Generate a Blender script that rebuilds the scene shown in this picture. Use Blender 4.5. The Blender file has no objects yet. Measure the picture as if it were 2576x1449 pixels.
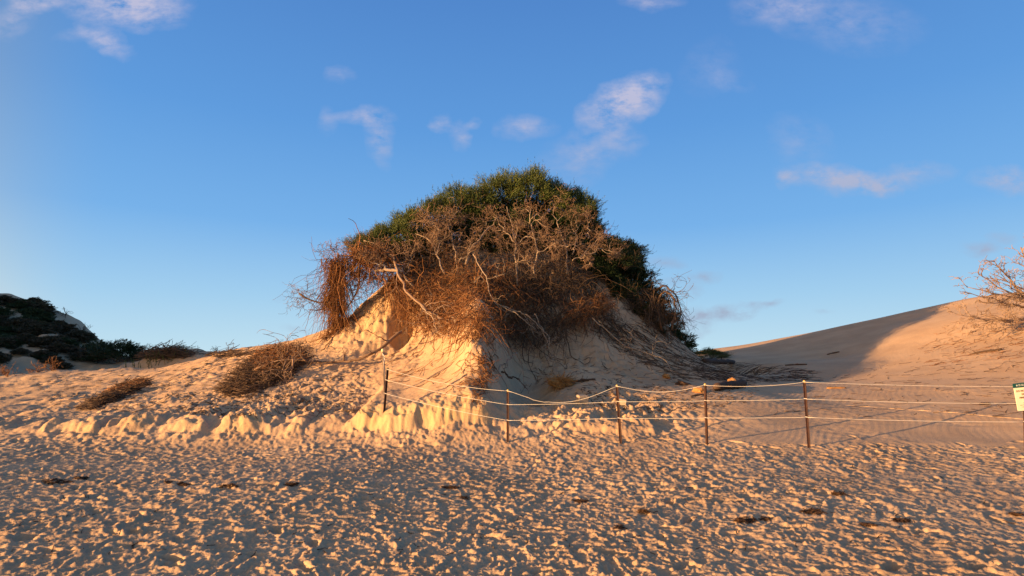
import bpy, math, random
import numpy as np
from mathutils import Vector, Matrix

SC = bpy.context.scene
COL = SC.collection
R = math.radians

# ------------------------------------------------------------------ camera, sky, sun, exposure
FPX = 560.0                      # focal length in pixels of a 1024 px wide picture
PITCH = R(7.0)
EYE = 1.6
cam_d = bpy.data.cameras.new('camera'); cam = bpy.data.objects.new('camera', cam_d); COL.objects.link(cam)
cam_d.sensor_width = 36.0; cam_d.lens = 36.0 * FPX / 1024.0
cam_d.clip_start = 0.05; cam_d.clip_end = 5000
cam.location = (0, 0, EYE); cam.rotation_euler = (R(90) + PITCH, 0, 0)
SC.camera = cam

SUN_AZ = 62.5                    # light travels towards azimuth 62.5 deg (from +Y to +X)
SUN_EL = 5.0
sa, se = R(SUN_AZ), R(SUN_EL)
to_sun = Vector((-math.sin(sa) * math.cos(se), -math.cos(sa) * math.cos(se), math.sin(se)))
sun_d = bpy.data.lights.new('sun', 'SUN'); sun = bpy.data.objects.new('sun', sun_d); COL.objects.link(sun)
sun_d.energy = 4.4; sun_d.angle = R(0.5); sun_d.color = (1.0, 0.595, 0.28)
sun.rotation_euler = to_sun.to_track_quat('Z', 'Y').to_euler(); sun.location = (-20, -20, 30)

SC.view_settings.view_transform = 'Standard'; SC.view_settings.look = 'None'
SC.view_settings.gamma = 1.0; SC.view_settings.use_curve_mapping = False
SC.view_settings.exposure = 1.55
SKY_STRENGTH = 0.08

def ray(px, py):
    """unit-depth ray (y = 1 once divided) through a pixel of the 2576 px wide view of the photograph"""
    X = (px * 0.3975 - 512) / FPX; U = (288 - py * 0.3975) / FPX
    dy = math.cos(PITCH) - U * math.sin(PITCH); dz = math.sin(PITCH) + U * math.cos(PITCH)
    return X / dy, dz / dy
def P(px, py, d):
    a, b = ray(px, py)
    return (a * d, d, EYE + b * d)

# --- world: Nishita sky plus small evening clouds placed by direction
W = bpy.data.worlds.new('World'); SC.world = W; W.use_nodes = True
nt = W.node_tree; nt.nodes.clear(); N = nt.nodes; L = nt.links
def node(t, **kw):
    n = N.new(t)
    for k, v in kw.items(): setattr(n, k, v)
    return n
def mth(op, a, b=None, c=None, clamp=False):
    n = node('ShaderNodeMath', operation=op); n.use_clamp = clamp
    for i, v in enumerate((a, b, c)):
        if v is None: continue
        if isinstance(v, (int, float)): n.inputs[i].default_value = v
        else: L.new(v, n.inputs[i])
    return n.outputs[0]
sky = node('ShaderNodeTexSky', sky_type='NISHITA'); sky.sun_disc = False
sky.sun_elevation = se; sky.sun_rotation = R(180 + SUN_AZ)
sky.altitude = 0; sky.air_density = 1.0; sky.dust_density = 0.35; sky.ozone_density = 2.2
geo = node('ShaderNodeTexCoord')
sep = node('ShaderNodeSeparateXYZ'); L.new(geo.outputs['Generated'], sep.inputs[0])
ramp = node('ShaderNodeValToRGB'); L.new(sep.outputs[2], ramp.inputs[0]); re_ = ramp.color_ramp.elements
STOPS = [(0.0, (2.35, 3.25, 3.7)), (.10, (1.55, 2.65, 3.65)), (.22, (.80, 1.90, 3.5)), (.38, (.50, 1.42, 3.1)), (.56, (.36, 1.05, 2.6)), (1.0, (.26, .7, 1.8))]
for i, (x_, c_) in enumerate(STOPS):
    k_ = re_[0] if i == 0 else (re_[-1] if i == len(STOPS) - 1 else re_.new(x_)); k_.position = x_; k_.color = (*[q / 4 for q in c_], 1)
rs4 = node('ShaderNodeVectorMath', operation='SCALE'); L.new(ramp.outputs[0], rs4.inputs[0]); rs4.inputs['Scale'].default_value = 4
dsun = node('ShaderNodeVectorMath', operation='DOT_PRODUCT'); L.new(geo.outputs['Generated'], dsun.inputs[0]); dsun.inputs[1].default_value = to_sun
fsun = node('ShaderNodeMapRange', interpolation_type='SMOOTHSTEP'); L.new(dsun.outputs['Value'], fsun.inputs[0]); fsun.inputs[1].default_value = .16; fsun.inputs[2].default_value = .6
fsun.inputs[3].default_value = .0; fsun.inputs[4].default_value = 1.
warm = node('ShaderNodeMix', data_type='RGBA', blend_type='MULTIPLY'); warm.inputs[0].default_value = 1; L.new(sky.outputs[0], warm.inputs[6]); warm.inputs[7].default_value = (2.7, 1.5, .9, 1)
skym = node('ShaderNodeMix', data_type='RGBA'); L.new(fsun.outputs[0], skym.inputs[0]); L.new(rs4.outputs[0], skym.inputs[6]); L.new(warm.outputs[2], skym.inputs[7])
yy = mth('MAXIMUM', sep.outputs[1], 0.02)
cu = mth('DIVIDE', sep.outputs[0], yy); cv = mth('DIVIDE', sep.outputs[2], yy)
comb = node('ShaderNodeCombineXYZ'); L.new(cu, comb.inputs[0]); L.new(cv, comb.inputs[1])
wn = node('ShaderNodeTexNoise'); wn.inputs['Scale'].default_value = 9; wn.inputs['Detail'].default_value = 4; wn.inputs['Roughness'].default_value = 0.6
L.new(comb.outputs[0], wn.inputs['Vector'])
off = node('ShaderNodeVectorMath', operation='SUBTRACT'); L.new(wn.outputs['Color'], off.inputs[0]); off.inputs[1].default_value = (.5, .5, .5)
offs = node('ShaderNodeVectorMath', operation='MULTIPLY'); L.new(off.outputs[0], offs.inputs[0]); offs.inputs[1].default_value = (.085, .06, 0)
wp = node('ShaderNodeVectorMath', operation='ADD'); L.new(comb.outputs[0], wp.inputs[0]); L.new(offs.outputs[0], wp.inputs[1])
# centre x, y, half width, half height (2576 px view), tilt, strength
CLOUDS = [(320, 8, 150, 62, -6, 1.0), (265, 108, 75, 26, -30, .55), (35, 50, 60, 40, 10, .4), (90, 0, 60, 26, 0, .7), (195, 92, 60, 16, 10, .2),
          (915, 290, 72, 24, 0, .52), (955, 345, 34, 60, 12, .52), (822, 300, 24, 34, 0, .25), (1112, 305, 28, 22, -30, .5), (1158, 335, 22, 34, 0, .4),
          (1197, 312, 20, 12, 0, .3), (1318, 327, 64, 28, 0, .42), (1570, 252, 115, 46, 28, 1.05), (1475, 385, 110, 58, 22, .40), (1560, 330, 40, 60, 0, .28),
          (1635, 0, 80, 18, 0, .4), (1960, 20, 110, 44, 0, .36), (2120, 45, 170, 70, -10, .22), (1790, 165, 60, 70, -30, .12), (1840, 200, 50, 24, -20, .14),
          (2005, 355, 70, 60, -40, .18), (2100, 452, 120, 32, -6, .75), (2200, 462, 70, 26, -6, .6), (2300, 442, 90, 26, 4, .38), (2535, 455, 90, 32, -6, .7), (1985, 450, 24, 24, 0, .5),
          (2468, 624, 58, 14, -3, .55), (2525, 600, 40, 14, 0, .4), (1678, 664, 38, 14, 0, .35), (1772, 703, 44, 18, 0, .55), (1745, 736, 24, 18, 0, .55),
          (1690, 714, 30, 14, 0, .3), (1745, 802, 58, 28, -10, .8), (1850, 786, 90, 15, 6, .7), (1950, 772, 22, 9, 0, .5), (2085, 788, 34, 7, 0, .35),
          (855, 190, 34, 14, 10, .2), (745, 830, 40, 9, 0, .25), (715, 748, 26, 9, 0, .2), (1730, 840, 36, 12, 0, .45)]
acc = None; accw = None
for (cx, cy, rx, ry, rot, st) in CLOUDS:
    u, v = ray(cx, cy); u2, _ = ray(cx + rx, cy); _, v2 = ray(cx, cy - ry)
    m = node('ShaderNodeMapping', vector_type='TEXTURE'); L.new(wp.outputs[0], m.inputs[0])
    m.inputs['Location'].default_value = (u, v, 0); m.inputs['Rotation'].default_value = (0, 0, R(rot))
    m.inputs['Scale'].default_value = (abs(u2 - u) * 1.3, abs(v2 - v) * 1.3, 1)
    g = node('ShaderNodeTexGradient', gradient_type='SPHERICAL'); L.new(m.outputs[0], g.inputs[0])
    s = mth('MULTIPLY', g.outputs['Fac'], st)
    acc = s if acc is None else mth('ADD', acc, s)
cn = node('ShaderNodeTexNoise'); cn.inputs['Scale'].default_value = 19; cn.inputs['Detail'].default_value = 6; cn.inputs['Roughness'].default_value = .62
mp = node('ShaderNodeMapping'); mp.inputs['Scale'].default_value = (1, 1.7, 1); L.new(comb.outputs[0], mp.inputs[0]); L.new(mp.outputs[0], cn.inputs['Vector'])
acc = mth('MULTIPLY', acc, .72)
dens = mth('MULTIPLY', acc, mth('MULTIPLY_ADD', cn.outputs['Fac'], 5.6, -1.75))
dens = mth('MINIMUM', mth('MAXIMUM', dens, 0), 0.75)
front = mth('GREATER_THAN', sep.outputs[1], 0.05)
dens = mth('MULTIPLY', dens, front)
low = node('ShaderNodeMapRange'); L.new(cv, low.inputs[0]); low.inputs[1].default_value = .16; low.inputs[2].default_value = .5
ccol = node('ShaderNodeMix', data_type='RGBA'); L.new(low.outputs[0], ccol.inputs[0])
ccol.inputs[6].default_value = (1.5, 1.65, 2.2, 1); ccol.inputs[7].default_value = (2.7, 2.5, 3.05, 1)
cm = node('ShaderNodeMix', data_type='RGBA'); L.new(dens, cm.inputs[0]); L.new(skym.outputs[2], cm.inputs[6]); L.new(ccol.outputs[2], cm.inputs[7])
bg = node('ShaderNodeBackground'); bg.inputs[1].default_value = SKY_STRENGTH; L.new(cm.outputs[2], bg.inputs[0])
wo = node('ShaderNodeOutputWorld'); L.new(bg.outputs[0], wo.inputs[0])

# ------------------------------------------------------------------ helpers
def tag(o, label=None, cat=None, group=None, kind=None):
    if label: o['label'] = label
    if cat: o['category'] = cat
    if group: o['group'] = group
    if kind: o['kind'] = kind
    return o
def empty(name, loc, rz=0.0, **kw):
    o = bpy.data.objects.new(name, None); COL.objects.link(o); o.location = loc; o.rotation_euler = (0, 0, rz)
    o.empty_display_size = .1
    tag(o, **kw); return o
def npmesh(name, V, F, mat, smooth=True):
    """V (n,3) float, F (m,k) int (k = 3 or 4) or list of such arrays"""
    me = bpy.data.meshes.new(name); V = np.asarray(V, np.float32)
    Fs = F if isinstance(F, list) else [F]
    loops = np.concatenate([f.ravel() for f in Fs]).astype(np.int32)
    tot = np.concatenate([np.full(len(f), f.shape[1]) for f in Fs]).astype(np.int32)
    start = np.concatenate([[0], np.cumsum(tot)[:-1]]).astype(np.int32)
    me.vertices.add(len(V)); me.vertices.foreach_set('co', V.ravel())
    me.loops.add(len(loops)); me.loops.foreach_set('vertex_index', loops)
    me.polygons.add(len(tot)); me.polygons.foreach_set('loop_start', start); me.polygons.foreach_set('loop_total', tot)
    me.update(calc_edges=True)
    me.polygons.foreach_set('use_smooth', np.full(len(tot), smooth))
    me.materials.append(mat)
    return me
def link(name, me, parent=None, loc=None, **kw):
    o = bpy.data.objects.new(name, me); COL.objects.link(o)
    if parent: o.parent = parent
    if loc is not None: o.location = loc
    tag(o, **kw); return o

class Geo:                       # collects arrays into one mesh
    def __init__(s): s.V = []; s.T = []; s.Q = []; s.n = 0
    def add(s, V, T=None, Q=None):
        V = np.asarray(V, float).reshape(-1, 3)
        if T is not None and len(T): s.T.append(np.asarray(T) + s.n)
        if Q is not None and len(Q): s.Q.append(np.asarray(Q) + s.n)
        s.V.append(V); s.n += len(V); return s
    def mesh(s, name, mat, smooth=True, origin=(0, 0, 0)):
        F = []
        if s.T: F.append(np.concatenate(s.T))
        if s.Q: F.append(np.concatenate(s.Q))
        return npmesh(name, np.concatenate(s.V) - np.array(origin), F, mat, smooth)
def tubes(geo, paths, rad, sides=3):
    """paths (n,k,3), rad (n,k)"""
    paths = np.asarray(paths, float); rad = np.asarray(rad, float)
    n, k, _ = paths.shape
    if n == 0: return
    T = np.gradient(paths, axis=1); T /= np.linalg.norm(T, axis=2, keepdims=True) + 1e-9
    up = np.where(np.abs(T[:, :1, 2:3]) > .9, np.array([[[1., 0, 0]]]), np.array([[[0, 0, 1.]]]))
    up = np.repeat(up, k, 1)
    A = np.cross(T, up); A /= np.linalg.norm(A, axis=2, keepdims=True) + 1e-9
    B = np.cross(T, A)
    ang = np.arange(sides) * 2 * np.pi / sides
    ring = paths[:, :, None, :] + rad[:, :, None, None] * (A[:, :, None, :] * np.cos(ang)[None, None, :, None] + B[:, :, None, :] * np.sin(ang)[None, None, :, None])
    V = ring.reshape(-1, 3)
    idx = np.arange(n * k * sides).reshape(n, k, sides); nx = np.roll(idx, -1, 2)
    Q = np.stack([idx[:, :-1], nx[:, :-1], nx[:, 1:], idx[:, 1:]], -1).reshape(-1, 4)
    geo.add(V, Q=Q)
    if sides == 3: geo_c = np.concatenate([idx[:, 0, ::-1], idx[:, -1, :]]); geo.T.append(geo_c + geo.n - len(V))
    elif sides >= 4:
        for cap in (idx[:, 0, ::-1], idx[:, -1, :]):
            for q in range(1, sides - 1): geo.T.append(cap[:, [0, q, q + 1]] + geo.n - len(V))
def resample(pts, k):
    pts = np.asarray(pts, float); d = np.r_[0, np.cumsum(np.linalg.norm(np.diff(pts, axis=0), axis=1))]
    t = np.linspace(0, d[-1], k); out = np.stack([np.interp(t, d, pts[:, i]) for i in range(3)], 1)
    for _ in range(2): out[1:-1] = (out[:-2] + 2 * out[1:-1] + out[2:]) / 4
    return out

# gradient noise in numpy
class Noise:
    def __init__(s, seed):
        r = np.random.RandomState(seed); s.p = r.permutation(2048); a = r.rand(2048) * 2 * np.pi; s.gx = np.cos(a); s.gy = np.sin(a)
    def h(s, ix, iy): return s.p[(s.p[ix & 2047] + iy) & 2047]
    def __call__(s, x, y):
        fx = np.floor(x); fy = np.floor(y); ix = fx.astype(np.int64); iy = fy.astype(np.int64); x = x - fx; y = y - fy
        u = x * x * x * (x * (x * 6 - 15) + 10); v = y * y * y * (y * (y * 6 - 15) + 10)
        def g(i, j):
            k = s.h(ix + i, iy + j); return s.gx[k] * (x - i) + s.gy[k] * (y - j)
        a = g(0, 0); b = g(1, 0); c = g(0, 1); d = g(1, 1)
        return 1.5 * (a + u * (b - a) + v * (c - a) + u * v * (a - b - c + d))
    def cell(s, x, y, jit=.9, asp=.55):
        """dents with sharp rims between them: nearest elongated print, 0 in its bottom, 1 at the rim"""
        ix = np.floor(x).astype(np.int64); iy = np.floor(y).astype(np.int64); best = np.full(x.shape, 9.0)
        for i in (-1, 0, 1):
            for j in (-1, 0, 1):
                k = s.h(ix + i, iy + j); k2 = s.p[(k * 7 + 13) & 2047]; k3 = s.p[(k2 * 5 + 3) & 2047]; k4 = s.p[(k3 * 3 + 5) & 2047]
                dx = x - (ix + i + .5 + (k / 2048. - .5) * jit); dy = y - (iy + j + .5 + (k2 / 2048. - .5) * jit)
                a = k3 / 2048. * np.pi; c = np.cos(a); sn = np.sin(a); sz = .42 + .5 * k4 / 2048.
                q = ((dx * c + dy * sn) / sz) ** 2 + ((-dx * sn + dy * c) / (sz * asp)) ** 2
                best = np.minimum(best, q)
        return np.minimum(best, 1.6) / 1.6
NZ = [Noise(i + 11) for i in range(8)]
def fbm(x, y, s=0, o=4, g=.5):
    r = 0; a = 1
    for i in range(o): r = r + a * NZ[(s + i) % 8](x * 2 ** i + 17.3 * i, y * 2 ** i - 9.1 * i); a *= g
    return r
def sst(a, b, x):
    t = np.clip((x - a) / (b - a), 0, 1); return t * t * (3 - 2 * t)

# ------------------------------------------------------------------ terrain: broad form through surveyed points, then relief
CP = []                                         # world x, y, z
for x in (-30, -18, -9, -3, 3, 9, 18, 30):
    for y in (-12, -4, 2, 5, 8): CP.append((x, y, -.020 * (10.5 - y)))
for x, y in ((-60, -60), (60, -60), (0, -60), (-60, 0), (60, 0)): CP.append((x, y, -.5))
def C(*a):
    for q in a: CP.append(P(*q))
# toe of the slope
C((0, 1095, 11.2), (200, 1104, 11.1), (450, 1104, 11.1), (700, 1105, 11.1), (950, 1108, 10.9), (1200, 1112, 10.7), (1400, 1115, 10.5), (1560, 1117, 10.3), (1775, 1121, 10.1), (2035, 1126, 9.95), (2300, 1122, 10.1), (2576, 1112, 10.5))
# foot slope, left
C((0, 1030, 14), (0, 985, 17.5), (0, 958, 21), (200, 1040, 13), (160, 990, 16), (140, 936, 21), (300, 1050, 12.4), (300, 990, 15), (280, 928, 20.5), (450, 1045, 12.2), (450, 985, 14.3), (430, 935, 18), (511, 902, 19.5),
  (600, 1045, 12.1), (600, 985, 13.8), (600, 930, 16), (600, 878, 19), (760, 1045, 12.1), (760, 980, 13.6), (760, 915, 15.5), (720, 862, 18.5), (800, 836, 18.5), (870, 1040, 12.1), (870, 960, 13.9), (870, 890, 15.8), (860, 815, 18.2))
# beyond the left crest: dip, small pale dune, scrub hill
C((420, 893, 27), (360, 902, 29), (480, 899, 26), (560, 905, 32), (700, 905, 40), (0, 935, 31), (0, 850, 37), (0, 724, 46), (110, 925, 33), (110, 850, 38), (100, 748, 45.5), (190, 925, 34), (190, 880, 39), (170, 800, 45), (260, 925, 35), (235, 870, 44), (330, 915, 37), (330, 900, 44))
CP += [(-24, 25, -0.4), (-17, 25, -.3), (-11, 24, .4), (-60, 44, 8), (-60, 30, 7), (-50, 60, 1.5), (-38, 60, -.8), (-70, 60, 4), (-50, 75, 0), (-31, 50, -.4), (-36, 19, 4.8), (-40, 16, 5.8), (-45, 22, 7.5), (-36, 25, 4.2), (-50, 15, 7), (-33, 13, .4), (-28, 60, 0), (-15, 45, 0), (-18, 34, .3), (-40, 90, 2)]
# eroded mound: front
C((1000, 1050, 12), (1000, 990, 13), (990, 920, 14.5), (980, 860, 16.2), (1100, 1050, 11.7), (1100, 980, 12.7), (1100, 900, 14.4), (1100, 850, 15.8), (1200, 1050, 11.5), (1205, 980, 12.4), (1222, 905, 13.9), (1235, 860, 15.3),
  (1290, 1050, 11.8), (1300, 1000, 13.9), (1300, 950, 15.4), (1300, 890, 16.6), (1420, 1050, 11.9), (1420, 990, 13.6), (1420, 940, 15.4), (1420, 880, 17), (1560, 1050, 12), (1560, 985, 13.8), (1560, 935, 16.2), (1550, 880, 17.6),
  (1700, 1050, 12), (1700, 990, 13.8), (1700, 940, 16.8), (1680, 895, 18.4), (1850, 1050, 12), (1850, 990, 14), (1850, 950, 17.5), (1800, 925, 20), (1760, 900, 21.5),
  (905, 780, 17.6), (935, 745, 18), (1000, 760, 17.0), (1010, 700, 18.2), (1100, 770, 16.7), (1100, 690, 17.9), (1200, 780, 16.6), (1200, 700, 17.5), (1300, 790, 17.4), (1300, 710, 18.3), (1400, 780, 17.9), (1420, 700, 18.9), (1520, 800, 18.6), (1540, 740, 19.6), (1640, 830, 19.6), (1710, 875, 20.6),
  (1050, 650, 19.4), (1150, 640, 20), (1300, 620, 20.6), (1420, 640, 21), (1500, 690, 21.3), (1580, 720, 21.5), (1650, 790, 22))
CP += [(-3.4, 21.5, 3.2), (-5.5, 23, 1.6), (-3, 25, 2.6), (0, 24, 5.2), (3, 24.5, 4.6), (6, 25, 2.2), (0, 28, 1.6), (4, 29, 1.0), (-4, 30, .8), (9, 25, .35), (8.5, 22.5, .5)]
def C2(*a):
    for px, py, d in a: CP.append(P(px, py, d if d < 20 else 20 + (d - 20) * .52))
# right: basin, smooth slope, high dune
C2((1950, 940, 22), (2050, 955, 20), (2050, 1000, 15), (2050, 1060, 12), (1900, 920, 28), (2250, 1060, 12.1), (2250, 1000, 14.6), (2250, 950, 18), (2250, 900, 23), (2250, 850, 29), (2450, 1060, 12), (2450, 1000, 14), (2450, 930, 17.5), (2450, 860, 22), (2450, 800, 27),
  (2600, 1050, 12), (2600, 980, 14.3), (2600, 900, 17.5), (2600, 820, 22), (2600, 760, 28), (2760, 1040, 12), (2760, 900, 17), (2760, 740, 27), (2100, 900, 30), (2100, 860, 37), (2110, 823, 46), (1950, 890, 38), (1950, 855, 48), (1780, 880, 50), (1800, 905, 36), (2300, 800, 38), (2280, 783, 44), (2440, 750, 40), (2576, 734, 38), (2760, 715, 36))
CP += [(12, 45, 1), (22, 45, 2.2), (32, 45, 3.6), (10, 62, .5), (25, 62, 1.5), (45, 60, 3), (60, 45, 5), (60, 25, 5), (50, 90, 1), (0, 60, .5), (0, 90, 0)]
for a in range(0, 360, 30): CP.append((260 * math.sin(R(a)), 260 * math.cos(R(a)), 0.0))
CP = np.array(CP)
def kern(d2): return np.sqrt(d2 + 0.5)
_d2 = ((CP[:, None, :2] - CP[None, :, :2]) ** 2).sum(-1)
_A = kern(_d2); _n = len(CP)
_M = np.block([[_A + np.eye(_n) * -0.02, np.ones((_n, 1))], [np.ones((1, _n)), np.zeros((1, 1))]])
_w = np.linalg.solve(_M, np.r_[CP[:, 2], 0])
def broad(x, y):
    x = np.asarray(x, float); y = np.asarray(y, float); sh = x.shape; x = x.ravel(); y = y.ravel(); out = np.empty(x.shape)
    for s in range(0, len(x), 60000):
        e = s + 60000
        out[s:e] = np.sqrt((x[s:e, None] - CP[None, :, 0]) ** 2 + (y[s:e, None] - CP[None, :, 1]) ** 2 + .5) @ _w[:-1] + _w[-1]
    return out.reshape(sh)

def relief(x, y, z):
    """adds scarp, prints, ripples, slumps; returns height and the mask of compact yellow sand"""
    u = x / np.maximum(y, 1.0)                       # only used to lay the zones along the foot of the slope
    r = np.hypot(x, y)
    near = 1 - sst(24, 34, r)
    # erosion scarp along the toe
    ys = 11.25 + .18 * x * 0 + .22 * fbm(x * .7, x * 0 + 3.1, 2, 3) - .05 * np.abs(x) * 0
    ys = ys - .07 * sst(-4, 6, x) * 10 * .9 * .7
    amp = .17 * sst(-11.2, -10.4, x) * (1 - sst(2.4, 3.2, x)) + 0 * x
    for c_, w_, h_ in ((-10.6, .6, .16), (-8.75, .62, .40), (-7.45, .45, .52), (-6.6, .38, .46), (-5.35, .62, .50), (-4.35, .32, .26), (-2.75, .5, .42), (-1.75, .75, .46), (-.85, .5, .40), (.75, .4, .22), (1.75, .5, .26), (2.5, .3, .18)):
        amp = np.maximum(amp, (.55 + .35 * h_) * (.48 if c_ < 0 else .25) * np.exp(-(np.abs(x + .28 * NZ[3](x * 1.9, y * 1.3) + .10 * NZ[2](x * 5, y * 4) - c_) / (w_ * (.95 + .4 * h_))) ** 6))
    amp = amp * (.82 + .35 * NZ[4](x * 1.1 + 5.2, x * 0 + 1.7) + .12 * NZ[2](x * 4, y * 4))
    wall = sst(-3.25, -2.9, x) * (1 - sst(-.75, -.25, x))
    amp = amp * (1 - wall) + wall * (.46 + .05 * NZ[1](x * 1.2, y * 0))
    yy_ = y - ys + .13 * fbm(x * .9, y * .5, 1, 2, .5) + (.028 - .012 * wall) * fbm(x * 3.2, y * 1.6, 5, 4, .65) + .010 * fbm(x * 11, y * 11, 3, 2, .7)
    cut = (.24 * sst(-.55, .05, yy_) + .50 * sst(0, .17, yy_) + .26 * sst(.13, .42, yy_ + .06 * NZ[6](x * 2.4, y * 2.4)))
    z = z + amp * 1.05 * (cut - sst(-.1, 1.9 + 1.2 * wall, yy_))
    z = z + .06 * amp * sst(-.6, -.1, yy_) * (1 - sst(0, .2, yy_)) * NZ[7](x * 1.3, y * .5)
    scarp = (1 - .6 * sst(0, .6, x)) * sst(-.10, .10, yy_) * (1 - sst(.2, .6, yy_)) * sst(.14, .42, amp) * (.75 + .5 * NZ[0](x * 2, y * 5))
    z = z + sst(-.5, -.1, yy_) * (1 - sst(.5, 1.0, yy_)) * (.022 * fbm(x * 6, y * 6, 2, 4, .75)) * sst(.1, .3, amp)
    # how trampled the sand is
    onmound = np.exp(-(((x - 1.5) / 5.2) ** 2 + ((y - 20) / 5.2) ** 2) ** 2)
    fencefar = sst(9.9, 10.4, y - .02 * x) * sst(2.6, 4.2, x)
    tramp = (1 - fencefar) * (1 - sst(13, 15, y) * .45) * (1 + .9 * sst(-8, -6.5, x) * (1 - sst(-3.6, -3.0, x)) * sst(11.6, 12, y) * (1 - sst(14, 16, y))) * (1 - .8 * sst(15, 20, y)) * (1 - onmound)
    tramp = tramp * (1 - .65 * sst(-3.6, -2.8, x) * (1 - sst(0, 1.2, x)) * sst(11.2, 11.8, y))
    onface = sst(-.3, -.05, yy_) * (1 - sst(.3, .6, yy_)) * sst(.1, .3, amp)
    tramp = tramp * (1 - .5 * onface)
    z = z + onface * (.05 * (NZ[6].cell(x * 4.2, y * 4.2) - .5) + .018 * NZ[0](x * 15, y * 15))
    wx = x + .10 * NZ[0](x * 2.1, y * 2.1); wy = y + .10 * NZ[1](x * 2.1, y * 2.1)
    c1 = NZ[2].cell(wx * 6.0, wy * 6.0); c2 = NZ[3].cell(wx * 12 + 3, wy * 12 + 7)
    pv = .45 + .9 * sst(-.35, .4, fbm(x * .7, y * .7, 0, 2))
    pr = .0155 * c1 * pv + .0105 * c2 * (.6 + .4 * pv) + .0065 * (.5 + .5 * pv) * fbm(x * 12, y * 12, 4, 4, .8) * (.4 + c1)
    rid = 1 - np.abs(NZ[6](wx * 6.3, wy * 6.3)) * 2
    pr = pr + .011 * np.maximum(rid, 0) ** 3 + .008 * np.maximum(1 - np.abs(NZ[7](wx * 13, wy * 15)) * 2.4, 0) ** 2
    z = z + tramp * (pr - .04) * near
    z = z + tramp * .012 * fbm(x * .6, y * .6, 5, 2)
    face = wall * sst(11.35, 11.6, y) * (1 - sst(13.6, 14.6, y))
    # loose run-off and small slumps on the sunlit slopes, running downhill and to the left
    q = x * .86 + y * .5; s_ = -x * .5 + y * .86
    slope = sst(11.3, 12.2, y) * near * (1 - fencefar) * (1 - .75 * face) * (1 - .4 * onface)
    z = z + slope * (.06 * NZ[7](q * .9, s_ * 2.6) + (.045 * NZ[1](q * 2.2, s_ * 5) + .022 * NZ[3](q * 5, s_ * 11) + .012 * NZ[4](q * 13, s_ * 21)) * (.6 + .9 * sst(-.3, .4, NZ[5](x * .5, y * .5))))
    # rubbly broken sand in front of the mound and left cliff
    rub = np.exp(-(((x - 1.6) / 2.2) ** 2 + ((y - 12.1) / 1.1) ** 2)) + 1.15 * np.exp(-(((x + 4.0) / 1.7) ** 2 + ((y - 17.2) / 1.3) ** 2)) + .6 * onmound
    z = z + rub * (.13 * fbm(x * 1.7, y * 1.7, 6, 2) + .075 * fbm(x * 5, y * 5, 0, 3, .6))
    z = z - .95 * np.exp(-(((x + 3.2) / .38) ** 2 + ((y - 16.7) / .55) ** 2) ** 2)
    # nose of sand standing out below the roots
    z = z + .9 * np.exp(-((x + 1.0) / .9) ** 2) * sst(13.5, 15.2, y) * (1 - sst(16, 17.6, y))
    nose = np.exp(-((x + .72 + .26 * fbm(y * 1.1, y * 0 + .3, 2, 3, .6)) / .42) ** 2) * sst(12.0, 12.8, y) * (1 - sst(14.2, 15.6, y))
    z = z + .62 * nose + nose * (.07 * fbm(x * 2.6, y * 2.6, 1, 3, .6))
    z = z - .38 * np.exp(-((x - .15) / .55) ** 2) * sst(12.2, 13.2, y) * (1 - sst(14.6, 16.5, y))
    scarp = np.maximum(scarp, .8 * np.exp(-(((x + 4.1) / 1.2) ** 2 + ((y - 17.2) / 1.0) ** 2)))
    # wind ripples on the closed-off side
    rp = sst(2.4, 4.5, x) * sst(10.1, 10.5, y) * (1 - sst(26, 34, r))
    ph = (x * .8 - y * .55 + .12 * NZ[5](x * .9, y * .9)) * 2 * np.pi / .135
    ph = ph + 1.6 * NZ[6](x * .5, y * .5)
    mask = np.clip(.55 + 1.1 * NZ[4](x * .35 + 2, y * .35), 0.1, 1)
    z = z + rp * mask * .0030 * np.sin(ph)
    lit = rp * sst(0.05, .5, NZ[3](x * .5 + 7, y * .5 + 2) + .25 * sst(11, 13, y))
    z = z + lit * .009 * fbm(x * 3.0, y * 4.2, 2, 3, .6)
    z = z + rp * .025 * fbm(x * .4, y * .5, 3, 2)
    # scrub hill and far dunes: broad hummocks
    far = sst(26, 36, r)
    hill = far * (1 - sst(-16, -10, x))
    z = z + hill * (1 - sst(60, 80, r)) * (.55 * fbm(x * .22, y * .22, 1, 4) + .12 * fbm(x * 1.1, y * 1.1, 1, 2))
    z = z + far * sst(0, 10, x) * .05 * fbm(x * .15, y * .15, 2, 2)
    return z, scarp

AZ = np.radians(np.concatenate([np.linspace(-180, -49, 30)[:-1], np.linspace(-49, 49, 900), np.linspace(49, 180, 30)[1:-1]]))
inv = np.linspace(1 / 3.9, 1 / 10.6, 320)
RR = np.concatenate([np.geomspace(.4, 3.9, 26)[:-1], 1 / inv[:-1], np.arange(10.6, 16, .03), np.arange(16, 24, .045), np.geomspace(24, 52, 150)[:-1], np.geomspace(52, 900, 26)])
gA, gR = np.meshgrid(AZ, RR)                    # rows = radius
gX = gR * np.sin(gA); gY = gR * np.cos(gA)
gZ0 = broad(gX, gY)
fade = 1 - sst(-2, 1.5, gY)
gZ0 = gZ0 * (1 - sst(62, 105, gR))
gZ, gS = relief(gX, gY, gZ0)
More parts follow.
